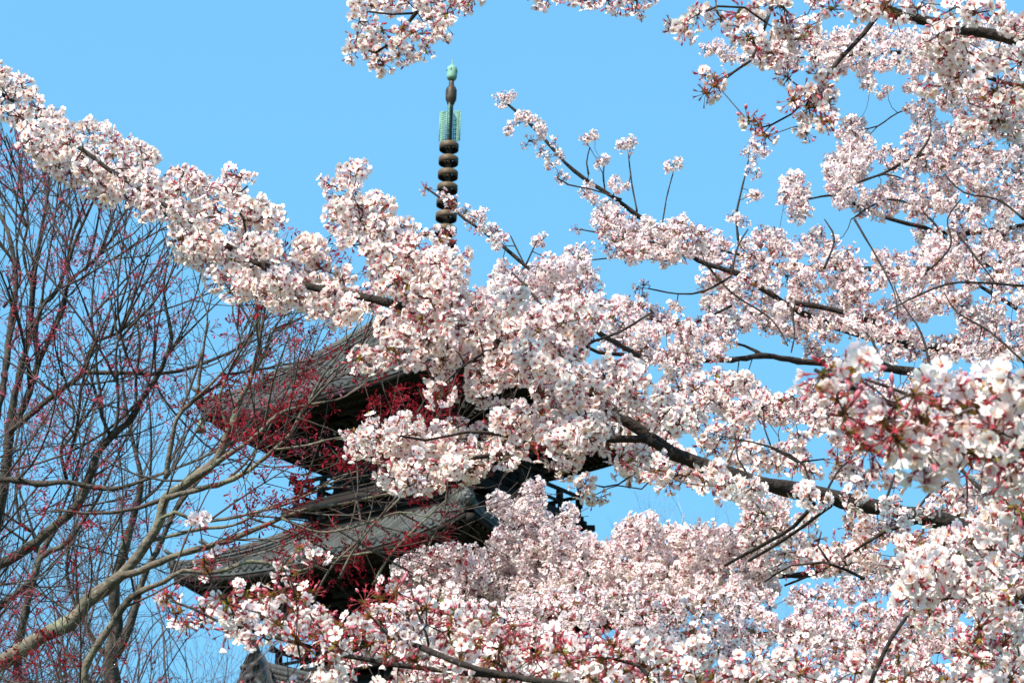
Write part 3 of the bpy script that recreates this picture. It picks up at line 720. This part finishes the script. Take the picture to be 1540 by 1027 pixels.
# ---- cherry tree two: farther, smaller blossom behind
T2B = np.array([8.4, 13.5, gz(8.4, 13.5)])
t2 = empty('cherry_tree', (0, 0, 0), label='farther blossoming cherry tree with finer twigs filling the upper right behind the thick bough', cat='tree', group='cherry trees in full blossom')
trunk(t2, T2B, [T2B+[-.1, 0, 2.2], T2B+[-.3, .1, 4.5], T2B+[-.3, 0, 7.2], T2B+[-.4, 0, 10.2]], .26, .12)
B = Cherry(22, False, .0026)
B.branch('1640,580 1540,530 1460,530 1380,521 1310,508 1240,486 1190,462 1150,436 1110,412 1050,392 1000,350 960,325 930,302 880,270 850,245 815,205 790,180 762,156', (9.0, 8.0), 13, 4, T2B+[-.3, 0, 5.9])
B.branch('1380,515 1330,490 1260,468 1195,455', (8.7, 8.6), 9, 8)
B.branch('1640,400 1540,397 1490,398 1400,404 1330,405 1240,403 1160,397 1120,385 1060,372', (9.2, 8.6), 12, 3, T2B+[-.4, 0, 7.3])
B.branch('1640,640 1480,590 1380,560 1260,548 1200,543 1150,535 1100,541 1015,541 960,535 900,530 875,515', (9.0, 8.0), 14, 4, T2B+[-.3, 0, 5.2])
B.branch('1150,535 1120,520 1080,510', 8.6, 5, 3)
B.branch('885,262 882,245 887,222', 8.0, 3, 2); B.branch('910,290 907,262 909,245', 8.0, 3, 2); B.branch('958,318 950,275 945,232', 8.0, 3, 2); B.branch('995,345 1002,300 1012,262', 8.0, 3, 2)
B.branch('935,300 890,285 855,278 838,268', 8.0, 3, 2); B.branch('1110,362 1108,320 1118,275 1126,240', 8.4, 4, 2)
B.branch('1015,393 970,388 930,387 890,391', 8.2, 4, 2); B.branch('1100,415 1060,438 1020,442 975,434', 8.2, 4, 2); B.branch('1030,375 960,360 910,352 872,345', 8.1, 4, 2)
B.branch('1650,330 1540,340 1440,352 1380,340 1310,320 1260,295 1215,300', (9.2, 8.8), 9, 3, T2B+[-.4, 0, 8.0])
B.branch('1650,250 1540,235 1440,225 1380,235 1330,260 1290,275', (9.2, 8.8), 9, 3, T2B+[-.4, 0, 8.7])
B.branch('1650,120 1540,130 1440,100 1360,80 1260,85 1170,88 1080,85', (9.2, 8.6), 9, 3, T2B+[-.4, 0, 9.9])
B.branch('1380,160 1350,170 1320,190 1296,195', 8.8, 3, 2)
B.branch('1540,470 1490,440 1450,410 1400,330 1340,300 1280,330', (9, 8.8), 6, 2)
B.branch('1640,815 1400,842 1310,850 1230,862 1160,866 1080,862 970,873 895,877 820,870 760,850', (10.6, 10.3), 11, 3, T2B+[-.3, 0, 4.4])
B.branch('1640,960 1420,975 1300,965 1180,955 1090,955 1000,955 900,965 780,960 680,950', (9.6, 9.0), 14, 5, T2B+[-.3, 0, 3.6])
B.branch('895,877 870,830 850,790 835,770', 10.2, 6, 3); B.branch('820,870 800,800 805,740', 10.2, 5, 2); B.branch('1000,860 960,810 950,790', 10.2, 4, 2)
B.branch('700,900 690,860 660,840', 10.2, 5, 3); B.branch('980,480 1030,490 1100,460', 8.3, 3, 4)
B.branch('860,470 830,430 790,400 750,365 700,330 665,300 640,282', (6.8, 6.6), 7, 3)
B.branch('790,400 775,370 768,355', 6.6, 3, 2); B.branch('790,400 800,378 808,362', 6.6, 3, 2)
B.branch('960,535 900,500 860,470', (8, 6.8), 8, 7)
for w in ('1540,430 1440,425 1380,445 1330,470', '1285,330 1320,390 1345,440 1350,480', '1400,560 1385,500 1355,455 1345,430', '1540,545 1490,500 1440,470 1420,440', '1060,395 1100,440 1160,480 1185,520', '1240,403 1255,360 1240,330', '1400,404 1430,370 1425,330 1445,300', '1190,462 1195,500 1190,530', '1310,508 1330,545 1370,560', '1440,352 1470,390 1500,430', '1380,235 1400,200 1395,165', '1290,275 1330,262 1360,270', '1540,330 1500,300 1450,290 1420,262', '1100,412 1110,370 1125,345'): B.branch(w, 8.25, 4, 2)
B.spots('760,147 752,150 768,143 790,172 783,180 798,182 770,190 764,196 808,190 815,197 795,212,m 812,225,m 822,235,m 835,215,m 842,232,m 840,262,m 845,272,m 830,248,m', 8.0, 'f', .8)
B.spots('887,205 878,208,m 895,203 905,240 898,245,m 943,217 935,222 950,212 1003,250,m 1012,248 1020,250,m 925,275 940,280 930,285 880,290 892,300 885,278 912,305,m 920,315', 8.0, 'f', .8)
B.region('893,320 925,305 950,330 975,325 1000,335 1030,325 1060,335 1062,380 1035,395 980,390 930,388 893,350', 8.1, 'ffm', 1.2)
B.spots('868,345,b 905,352,m 920,360 912,372 955,370 935,368 945,382', 8.1, 'm', .8)
B.spots('640,283,b 668,292 676,300 680,310,m 718,325 712,332,m 728,322 740,345 750,355 722,345,m 755,360 745,368 805,362 815,362 700,318,m', 6.6, 'fm', .75)
B.region('735,440 740,400 760,388 785,410 822,383 850,378 880,370 892,392 898,440 915,462 890,500 850,520 800,500 750,480', (6.9, 6.8), 'fffm', 1.3, holes='700,440,1,1')
B.spots('1017,460 1012,457 1022,463 958,435,b 965,445,m 968,428,b', 8.2, 'f', .75)
B.region('895,450 920,448 960,450 985,452 1000,470 1040,480 1085,470 1110,490 1090,545 1050,548 1030,575 1060,600 1040,650 1000,640 985,600 960,575 930,540 900,520', 8.2, 'ffmm', .9, holes='985,566,8,14 1000,515,16,4')
B.region('1040,372 1052,345 1095,345 1105,375 1135,338 1175,340 1190,370 1215,345 1240,340 1260,375 1290,360 1320,375 1560,370 1560,545 1490,545 1420,548 1360,545 1300,550 1240,560 1200,520 1160,500 1085,500 1060,470 1052,430 1052,405', 8.7, 'ffmm', .78, holes='1278,522,25,12 1410,492,30,14 1148,508,8,8 1180,440,8,4 1330,445,14,6 1480,440,16,10 1300,385,10,8 1520,470,8,12 1235,445,6,6')
B.region('1030,560 1085,555 1130,570 1175,595 1230,570 1300,560 1420,560 1560,560 1560,700 1300,640 1180,640 1140,640 1090,650 1060,620', 8.6, 'fm', .5, holes='1082,636,9,12 1152,650,18,22 1232,678,14,20 1110,600,10,8')
B.spots('1060,75 1072,72 1088,80 1092,92 1105,85 1100,70 1118,90 1125,75 1080,68 1140,90', 8.5, 'f', .9)
B.region('1110,50 1250,40 1400,40 1560,20 1560,110 1480,95 1400,110 1390,140 1330,145 1302,136 1296,115 1258,112 1230,100 1130,108', 8.7, 'f', .85, holes='1340,120,25,14')
B.spots('1130,215 1140,222 1120,228,m 1135,240 1150,228 1128,255,m 1138,262,m 1130,292 1140,293,m 1100,325 1108,330 1118,332,m', 8.4, 'f', .8)
B.region('1176,268 1200,262 1217,280 1216,325 1198,335 1180,305', 8.7, 'f', 1.4, inset=.2)
B.region('1240,240 1262,220 1268,185 1275,168 1292,175 1300,200 1312,215 1312,250 1292,275 1285,305 1258,310 1240,270', 8.8, 'f', 1.4, inset=.2)
B.spots('1293,115 1300,128 1310,125 1325,140 1335,135', 8.8, 'f', .8)
B.region('1315,225 1340,212 1370,208 1375,190 1358,185 1360,160 1385,140 1400,110 1480,125 1560,110 1560,390 1380,385 1370,350 1330,345 1300,325 1275,325 1272,305 1300,285 1330,272 1320,250', 8.9, 'fffm', .8, holes='1352,330,16,10 1490,108,22,6 1420,170,8,8 1300,335,20,8 1455,300,10,6 1340,262,12,4 1500,215,6,6 1395,270,8,5 1530,330,8,6 1420,330,8,6')
B.region('590,850 610,837 643,821 670,816 740,830 736,808 750,800 750,776 728,745 764,740 768,757 785,740 799,716 813,720 820,772 838,779 845,760 865,755 871,790 890,800 908,821 922,800 950,772 982,772 996,790 1031,793 1080,790 1111,800 1118,772 1110,742 1180,745 1190,800 1170,850 1170,890 1100,920 900,920 700,920 600,890', 10.2, 'fffff', 1.2, inset=.35, holes='1100,860,8,5 1166,820,8,8 1150,800,10,8')
B.region('900,880 1100,900 1300,860 1560,830 1560,1060 600,1060 620,920', 8.8, 'fmm', .65, holes='1190,920,10,6 1260,905,12,8 1450,930,16,8 1330,900,8,8 1500,960,10,10 1040,930,8,5 1200,985,14,8 1420,990,12,8 905,945,10,6 800,975,12,8 1290,1005,10,8')
B.finish(t2)

# ---- cherry tree three: nearest sprays at the bottom and top
T3B = np.array([3.5, 4.5, gz(3.5, 4.5)])
t3 = empty('cherry_tree', (0, 0, 0), label='nearest blossoming cherry tree, its large flowers and red calyxes along the bottom and top edges', cat='tree', group='cherry trees in full blossom')
trunk(t3, T3B, [T3B+[0, 0, 1.1], T3B+[-.1, 0, 2.3], T3B+[-.05, .4, 3.5], T3B+[-.1, .8, 4.8]], .17, .08)
G = Cherry(33, True)
G.branch('1660,1060 1540,1060 1300,1050 1000,1046 760,1015 648,980 600,958 574,946', (2.9, 3.5), 14, 7, T3B+[-.05, 0, 2.2])
G.branch('760,1015 700,1012 600,1000 518,985 448,967 381,949 325,932 290,915 248,900', (3.5, 3.6), 9, 3)
G.branch('648,980 640,950 627,918 616,876', 3.5, 5, 3); G.branch('381,949 345,910 315,870', 3.6, 3, 2); G.branch('518,985 470,930 440,880 425,840', 3.5, 4, 2)
G.branch('1650,720 1560,690 1480,655 1421,637 1372,620 1316,598 1267,577 1225,556', (2.3, 2.25), 13, 6, T3B+[-.05, 0, 2.5])
G.branch('1421,637 1380,600 1330,580 1300,570', 2.25, 7, 4)
G.branch('1650,900 1540,900 1460,850 1400,830', (3.2, 3.3), 12, 5, T3B+[-.05, 0, 2.35])
G.branch('1300,1050 1340,960 1390,900 1440,880', (3.3, 3.4), 8, 3)
G.branch('1000,1046 960,1000 880,985 820,975', (3.6, 3.7), 7, 3)
G.branch('1640,85 1540,62 1480,50 1400,34 1330,15 1250,-12 1100,-60 900,-90 760,-75 660,-50', (4.1, 4.2), 23, 6, T3B+[-.1, .8, 4.6])
G.branch('1328,10 1300,50 1262,90 1240,118 1222,140 1212,160', (4.1, 4.0), 8, 4)
G.branch('1175,-38 1152,35 1140,70 1128,92 1105,108 1088,121', (4.1, 4.0), 6, 4)
G.branch('1152,35 1120,12 1080,10 1050,22', 4.0, 4, 3); G.branch('1222,140 1190,172 1160,188 1145,192', 4.0, 4, 3)
G.branch('660,-50 640,-10 625,20 608,42 592,62 565,80', 4.2, 7, 4); G.branch('625,20 590,22 555,18', 4.2, 4, 3); G.branch('640,-10 690,-20 720,-5', 4.2, 4, 3)
G.branch('900,-90 900,-40 930,-10', 4.1, 5, 3); G.branch('900,-90 840,-40 815,-10', 4.1, 4, 2)
G.spots('535,15 558,10 590,8 615,5 640,5 665,3 690,0 712,-5 540,32 545,58,m 565,85,m 577,98 600,72,m 620,78,m 640,68,m 605,42,m 575,45 645,30 672,22 655,50 535,70,m 560,66 625,52', 4.2, 'fm', .85)
G.spots('805,0,b 825,-4,m 868,-5 890,-4 915,0 938,-4,m 958,0,m 972,-8,m', 4.1, 'm', .85)
G.spots('1045,20,m 1025,42,m 1085,30 1070,115,m 1065,140,b 1078,128,b 1130,58 1158,78,m 1110,20 1140,12 1180,12 1215,40 1200,60,m 1180,45 1250,15 1290,12 1340,12,m 1215,135,m 1195,148,b 1225,162,m 1210,188 1235,182,m 1245,150 1185,118,b 1145,188,b 1125,182,b 1155,205,b 1240,118,m 1320,-5 1160,-10 1230,-8', 4.0, 'm', .95)
G.spots('1425,88 1452,62 1410,55 1480,95 1500,30 1440,118 1528,50 1535,95 1470,20 1380,15 1430,15 1500,140,b 1485,150,b 1515,150,m 1540,130,m 1495,170,m 1470,130 1520,190 1555,160 1420,130 1460,180', 4.0, 'f', 1.0)
G.region('238,905 262,880 300,895 335,890 335,955 300,955 262,938', 3.65, 'bbbm', 1.1, inset=.2)
G.region('330,900 361,874 388,874 435,874 474,881 540,889 590,872 640,880 700,900 760,920 860,940 960,950 1080,985 1100,1060 380,1060 330,960', (3.6, 3.7), 'mmbfb', 1.15, holes='470,1010,25,10 560,1010,30,10 500,912,10,6 420,915,8,6 660,1010,22,8 800,960,12,8 365,1000,22,28 400,1010,20,20', jit=.3)
G.spots('308,845,b 312,858,b 320,830,b 250,905,b 300,785,f 450,825,b 478,835,m 425,850,m 445,865,b 585,885,b', 3.5, 'b', .7)
G.region('1100,985 1200,975 1320,985 1400,960 1560,930 1560,1060 1080,1060', (3.8, 3.4), 'mmfb', 1.0, holes='1250,1010,16,8 1400,1000,14,10', jit=.3)
G.region('1340,850 1400,815 1450,800 1500,745 1560,720 1560,1000 1480,980 1400,945 1350,900', 3.3, 'ffmm', 1.0, holes='1440,930,12,8', jit=.3)
G.region('1215,540 1260,540 1320,570 1400,585 1480,590 1440,650 1380,660 1330,690 1280,670 1235,600', 2.25, 'bbbbm', 1.5, inset=.1, jit=.12)
G.region('1350,640 1420,580 1480,560 1560,560 1560,740 1480,725 1400,700 1360,690', 2.25, 'ffm', 1.5, inset=.2, jit=.12)
G.finish(t3)

# ------------------------------------------------------------------ maples and bare trees on the left
from mathutils import noise as mnoise
class Bare(Cherry):
    def __init__(s, seed, bark, tw=(.065, .048, .042)):
        super().__init__(seed, False); s.bark = bark; s.bc = (.17, .15, .115); s.tw = MB(); s.twc = np.array(tw); s.fl = []; s.paths = []; s.ymax = None
    def limb(s, txt, d, w0, w1, world0=None):
        Y = s.branch(txt, d, w0, w1, world0); s.paths.append((Y, d if not isinstance(d, tuple) else (d[0]+d[1])/2, w0, w1)); return Y
    def grow(s, p, dr, r, L, lev, up=.25):
        k = max(3, int(L/(.16 if lev < 2 else .10))); st = L/k; Q = [np.array(p)]; d = dr/np.linalg.norm(dr); wob = rdir(s.rnd)
        for i in range(k):
            if s.rnd.random() < .35: wob = rdir(s.rnd)
            if s.ymax is not None and proj(Q[-1])[1] < 205+.38*max(0, proj(Q[-1])[0]): break
            d = d+wob*.16+np.array([0, 0, up*.35]); d /= np.linalg.norm(d); Q.append(Q[-1]+d*st)
        k = len(Q)-1
        if k < 1: return
        rr = np.linspace(r, max(r*.4, .0024), k+1)
        s.tw.tube(Q, rr, 5 if r > .012 else (4 if r > .0045 else 3), s.twc*s.rnd.uniform(.6, 1.5), cap=False)
        if lev >= s.maxlev: s.fl.append((Q[-1], d)); s.fl.append((Q[len(Q)//2], d)); return
        nch = max(1, int(L/s.sp[lev])); 
        for i in range(nch):
            t = s.rnd.uniform(.15, 1); j = min(k-1, int(t*k)); q = Q[j]+(Q[j+1]-Q[j])*(t*k-j); dd = Q[j+1]-Q[j]; dd /= np.linalg.norm(dd)
            e = rdir(s.rnd); e -= dd*(e@dd); e /= np.linalg.norm(e)+1e-9; a = s.rnd.uniform(.4, .95)
            s.grow(q, dd*math.cos(a)+e*math.sin(a), rr[j]*.6, L*s.rnd.uniform(.35, .62), lev+1, up)
        s.fl.append((Q[-1], d))
    def sprout(s, per, L=(.5, 1.2), maxlev=2, sp=(.11, .09), up=.25, t0=.1, r=.009):
        s.maxlev = maxlev; s.sp = tuple(v*K for v in sp); per *= K; r *= K; L = (L[0]*K, L[1]*K)
        for (Y, d, w0, w1) in s.paths:
            Ls = np.linalg.norm(np.diff(Y, axis=0), axis=1); tot = Ls.sum(); n = int(tot/per); cum = np.concatenate([[0], np.cumsum(Ls)])
            for i in range(n):
                t = tot*(t0+(1-t0)*s.rnd.random()); j = min(len(Ls)-1, int(np.searchsorted(cum, t)-1)); q = Y[j]
                x, y, _ = proj(q)
                if not (-150 < x < 1700 and -100 < y < 1250): continue
                dd = Y[j+1]-Y[j]; dd /= np.linalg.norm(dd); e = rdir(s.rnd); e -= dd*(e@dd); e /= np.linalg.norm(e)+1e-9; a = s.rnd.uniform(.35, 1.0)
                f = 1-.45*t/tot; s.grow(q, dd*math.cos(a)+e*math.sin(a), r*f, s.rnd.uniform(*L)*f, 0, up)
            s.grow(Y[-1], Y[-1]-Y[-2], w1/2/F*d*K, s.rnd.uniform(*L)*.8, 0, up)
    def done(s, root, prob=None, size=.024, col=((.33, .02, .03), (.42, .12, .18)), thick=1):
        for mb in s.br: mb.build('branch', s.bark, root, True)
        if s.tw.n: s.tw.build('twigs', M_TWIG, root)
        if prob:
            mb = MB(); nf = 0
            for (p, d) in s.fl:
                pr = prob(p)
                m = 0
                while s.rnd.random() < pr and m < 3:
                    m += 1; c = p+rdir(s.rnd)*.03*m; cc = np.array(col[0])*(1-pr*0)+(np.array(col[1])-np.array(col[0]))*s.rnd.random(); cc = cc*s.rnd.uniform(.7, 1.3)
                    V = []; Q = []
                    for k in range(s.rnd.randint(5, 8)):
                        e = rdir(s.rnd)+d*.5+np.array([0, 0, -.25]); e /= np.linalg.norm(e); L = size*K*s.rnd.uniform(.6, 1.3); w = np.cross(e, rdir(s.rnd)); w /= np.linalg.norm(w)+1e-9; o = len(V)
                        V += [c, c+e*L*.55+w*L*.07, c+e*L*.55-w*L*.07, c+e*L+w*L*.15, c+e*L*1.15, c+e*L-w*L*.15]
                        Q += [(o, o+1, o+2), (o+1, o+3, o+4), (o+1, o+4, o+2), (o+2, o+4, o+5)]
                    mb.add(np.array(V), np.array(Q), cc); nf += 1
            if mb.n: mb.build('flowers', M_RED, root)
            print('tassels', nf)
        print('twig verts', s.tw.n)

def clump(p, lo, sc=1.3, off=0.):
    sc /= K
    return mnoise.noise(Vector((p[0]*sc+off, p[1]*sc, p[2]*sc))) > lo

# -- maple one: upright dark stems at the left edge
MA = P(-60, 1180, 11.2); MA[2] = gz(MA[0], MA[1])
ma = empty('maple_tree', (0, 0, 0), label='leafless maple at the left edge with many upright dark stems and pinkish red flowers', cat='tree', group='bare spring trees left of the pagoda')
a = Bare(5, M_BARKD); a.ymax = 1; a.bc = (.07, .055, .045); Bs = MA+[0, 0, 2.4]
trunk(ma, MA, [MA+[0, 0, 1.4], MA+[.05, 0, 2.8]], .17, .13, M_BARKL)
a.limb('-30,900 0,760 10,703 16,645 21,604 26,578 39,526 47,483 49,436 55,389 60,358 70,306 73,262 60,225', 11.0, 17, 3, Bs)
a.limb('-20,760 -8,640 5,580 12,520 23,430 16,366 4,330 -10,300', (10.6, 11), 14, 4, Bs)
a.limb('15,650 40,600 57,545 53,506 62,462 86,436 106,384 117,353 135,314 150,280', 10.8, 11, 3)
a.limb('57,545 80,500 96,462 104,425 140,394 166,363 187,337 200,310', 10.9, 8, 2)
a.limb('15,650 65,607 104,578 125,562 150,560 192,561', 10.6, 9, 7)
a.limb('125,562 130,540 145,514 177,501 208,477 231,454 236,440', 10.7, 7, 2)
a.limb('5,462 30,425 25,370 35,300 20,240 8,205', 11.2, 5, 2)
a.limb('49,436 35,380 42,330 30,270 38,210', 11.4, 5, 2)
a.limb('104,425 98,380 108,330 104,290 112,240', 11.5, 4, 2)
a.limb('145,400 170,390 215,385 228,375', 11.2, 3, 2)
a.limb('-20,860 26,835 68,804 101,775 125,745 148,679 195,632 213,601 234,570 249,539 258,508 250,465 246,430 250,405', 10.5, 17, 3, Bs)
a.limb('166,656 153,625 151,591 145,552 143,516 132,470 120,440', 10.5, 6, 2)
a.limb('169,656 177,625 177,578 174,539 182,500 205,470 220,455', 10.4, 6, 2)
a.limb('195,632 204,604 205,565 210,526 208,500 202,470 196,440', 10.5, 6, 2)
a.limb('234,570 240,590 262,620 280,640', 10.5, 4, 3)
a.limb('101,721 92,690 95,660 110,640 108,600 95,560 90,510', 10.6, 5, 2)
a.limb('-20,725 25,722 60,728 100,725 140,732 169,735 197,729 235,715 300,690 360,660', 10.2, 11, 3, Bs)
a.sprout(.155, L=(.45, 1.15), up=.32, sp=(.135, .095))
def pa(p):
    x, y, d = proj(p)
    if y < 235+.2*x and x > 150: return .08
    return .66 if clump(p, .04, 1.8) else .12
a.done(ma, pa, size=.022, col=((.36, .03, .045), (.44, .12, .17)))

# -- maple two: thick lichened limb, reaching over the pagoda roofs
MBB = P(-330, 1180, 9.6); MBB[2] = gz(MBB[0], MBB[1])
mt = empty('maple_tree', (0, 0, 0), label='lichened maple, its thick pale limb rising from bottom left, red flowers before the pagoda', cat='tree', group='bare spring trees left of the pagoda')
b = Bare(8, M_BARKL, (.085, .064, .052)); b.ymax = 1; b.bc = (.13, .10, .075); Bs = MBB+[0, 0, 2.3]
trunk(mt, MBB, [MBB+[0, 0, 1.2], MBB+[.1, 0, 2.6]], .2, .16, M_BARKL)
b.limb('-60,1020 0,1000 31,978 65,957 104,937 122,921 130,905 156,887 182,866 197,848 223,814 242,780 249,749 286,723 325,690 345,648 354,622 362,597 374,577 379,562', 9.4, 28, 7, Bs)
b.limb('379,562 389,548 392,520 389,490 389,465 385,430', 9.4, 6, 3); b.limb('389,548 400,526 412,495 425,474 433,462 445,440', 9.4, 5, 2)
b.limb('182,866 200,862 240,845 273,833 312,822 347,811 384,795 423,779 462,766 514,757 566,746 620,735', 9.3, 13, 4)
b.limb('249,749 300,735 338,725 377,705 412,676 436,653 455,618 469,598 482,570 505,540', 9.3, 9, 3)
b.limb('286,721 317,703 338,687 377,661 397,643 420,622 448,612 480,606 520,596 570,560', 9.2, 9, 2)
b.limb('325,690 309,704 280,731 249,749', 9.5, 8, 8)
b.limb('242,780 262,770 300,783 340,780 384,770 430,758 480,735 520,715', 9.2, 7, 2)
b.limb('223,814 260,805 300,795 350,790 400,765 450,745 500,720 550,705', 9.4, 6, 2)
b.limb('345,648 330,600 345,560 362,520 350,470 352,430', 9.6, 5, 2)
b.limb('249,720 265,632 294,599 299,573 306,526 309,500 312,472 300,440', 9.7, 8, 2)
b.limb('294,599 320,575 350,540 365,500 378,470', 9.6, 5, 2)
b.limb('412,676 460,670 500,660 530,665 560,690', 9.1, 4, 2)
b.limb('469,598 500,560 540,530 575,500', 9.3, 4, 2)
b.limb('125,1060 130,999 156,957 182,916 197,897 220,885 247,874 275,858 324,860 376,844 415,850 450,858 500,840 560,830', 9.1, 13, 3, Bs)
b.limb('423,779 480,800 540,790 600,770 650,780', 9.0, 4, 2); b.limb('510,870 530,830 560,790 600,750 625,710', 9.0, 4, 2); b.limb('560,880 590,830 640,780 690,735', 9.0, 4, 2); b.limb('640,830 660,790 690,740', 8.9, 3, 1.5)
b.limb('470,905 500,850 545,805 560,760', 9.0, 4, 2)
b.sprout(.175, L=(.35, .95), up=.16, sp=(.12, .09), t0=.25, r=.007)
def pb(p):
    x, y, d = proj(p)
    if x > 700: return 0
    if x > 320 and y > 560: return .92 if clump(p, -.08, 1.9, 5) else .2
    return .42 if clump(p, .06, 1.8, 5) else .08
b.done(mt, pb, size=.0235, col=((.19, .006, .010), (.28, .02, .032)))

# -- dark trunk tree between them
MC = P(175, 1180, 13.5); MC[2] = gz(MC[0], MC[1])
mc = empty('bare_tree', (0, 0, 0), label='bare tree with a dark upright trunk behind the pale lichened limb', cat='tree', group='bare spring trees left of the pagoda')
c = Bare(9, M_BARKD, (.07, .055, .05)); c.bc = (.08, .065, .055); Bs = MC+[0, 0, 2.3]; trunk(mc, MC, [MC+[0, 0, 1.2], MC+[0, 0, 2.6]], .2, .17, M_BARKL)
c.limb('170,1060 166,994 176,940 170,903 179,851 192,807 205,760 212,720 204,680', 13.4, 24, 7, Bs)
c.limb('176,985 190,950 203,916 215,870 240,820 262,770 300,720 330,690', 13.2, 14, 4)
c.limb('30,1060 25,990 41,905 60,838 80,800 110,760 130,720 160,690', 12.6, 15, 4, Bs+[-.8, 0, 0])
c.limb('60,838 50,800 31,786 24,740 30,690', 12.8, 7, 3)
c.limb('-20,925 0,910 47,874 62,838 99,817 125,783 150,745', 12.5, 13, 5, Bs+[-1.0, 0, .2])
c.limb('166,994 140,960 110,900 100,850 110,800', 13.6, 9, 3)
c.limb('205,760 240,730 270,690 300,640', 13.4, 7, 3)
c.sprout(.15, L=(.6, 1.3), up=.2, sp=(.14, .1))
c.done(mc, lambda p: .3 if clump(p, .1) else .04, size=.03, col=((.36, .04, .06), (.40, .15, .2)))

# -- thin twiggy trees farther back
def far_tree(base_px, d, top_y, seed, col, spread=.45, label='', fine=1.0, cat='tree', group='thin twiggy trees behind the maples'):
    B0 = P(base_px, 1000, d); B0[2] = gz(B0[0], B0[1]); Ht = P(base_px, top_y, d)[2]-B0[2]
    root = empty('bare_tree', (0, 0, 0), label=label, cat=cat, group=group)
    t = Bare(seed, M_TWIG, col); t.maxlev = 3; t.sp = (.7/fine, .38/fine, .24/fine); r0 = .035*Ht/6
    mb = MB(); Y = [B0-[0, 0, .2]]; 
    for k in range(8): Y.append(B0+[t.rnd.uniform(-.08, .08)*k*.5, t.rnd.uniform(-.1, .1), Ht*.09*(k+1)])
    mb.tube(Y, np.linspace(r0*2.2, r0*.5, 9), 8, t.twc*.9); mb.build('trunk', M_TWIG, root)
    for k in range(22):
        f = t.rnd.uniform(.12, 1); j = f*8; q = Y[int(min(7, j))]+(Y[min(8, int(j)+1)]-Y[int(min(7, j))])*(j-int(j)) if j < 8 else Y[8]
        a = t.rnd.uniform(0, 6.28); el = t.rnd.uniform(.5, 1.2)
        t.grow(np.array(q), np.array([math.cos(a)*math.cos(el), math.sin(a)*math.cos(el), math.sin(el)]), r0*.45*(1.2-f*.6), Ht*t.rnd.uniform(.28, .48)*(1.15-f*.5), 0, .12)
    t.tw.build('crown', M_TWIG, root); print('far', t.tw.n)
far = [(-40, 21, 620, 'far bare tree with brown twigs at the left edge, behind the upright maple stems'),
       (70, 24, 700, 'far bare tree with dense fine twigs behind the pale limb, second from the left edge'),
       (150, 20, 730, 'far bare tree with purplish twigs directly behind the dark upright trunk'),
       (235, 23, 740, 'far bare tree with fine twigs right of the dark upright trunk'),
       (300, 26, 860, 'low far bare tree with thin twigs against the sky just left of the hall ridge'),
       (20, 19, 810, 'lower far bare tree in the bottom left corner, beneath the thick limb')]
for i, (x, d, ty, lb) in enumerate(far): far_tree(x, d, ty, 50+i, ((.12, .085, .085), (.09, .07, .07), (.13, .085, .09))[i % 3], label=lb)
far_tree(985, 46, 705, 90, (.40, .34, .30), label='pale leafless treetop showing faintly against the sky right of the pagoda', group=None)
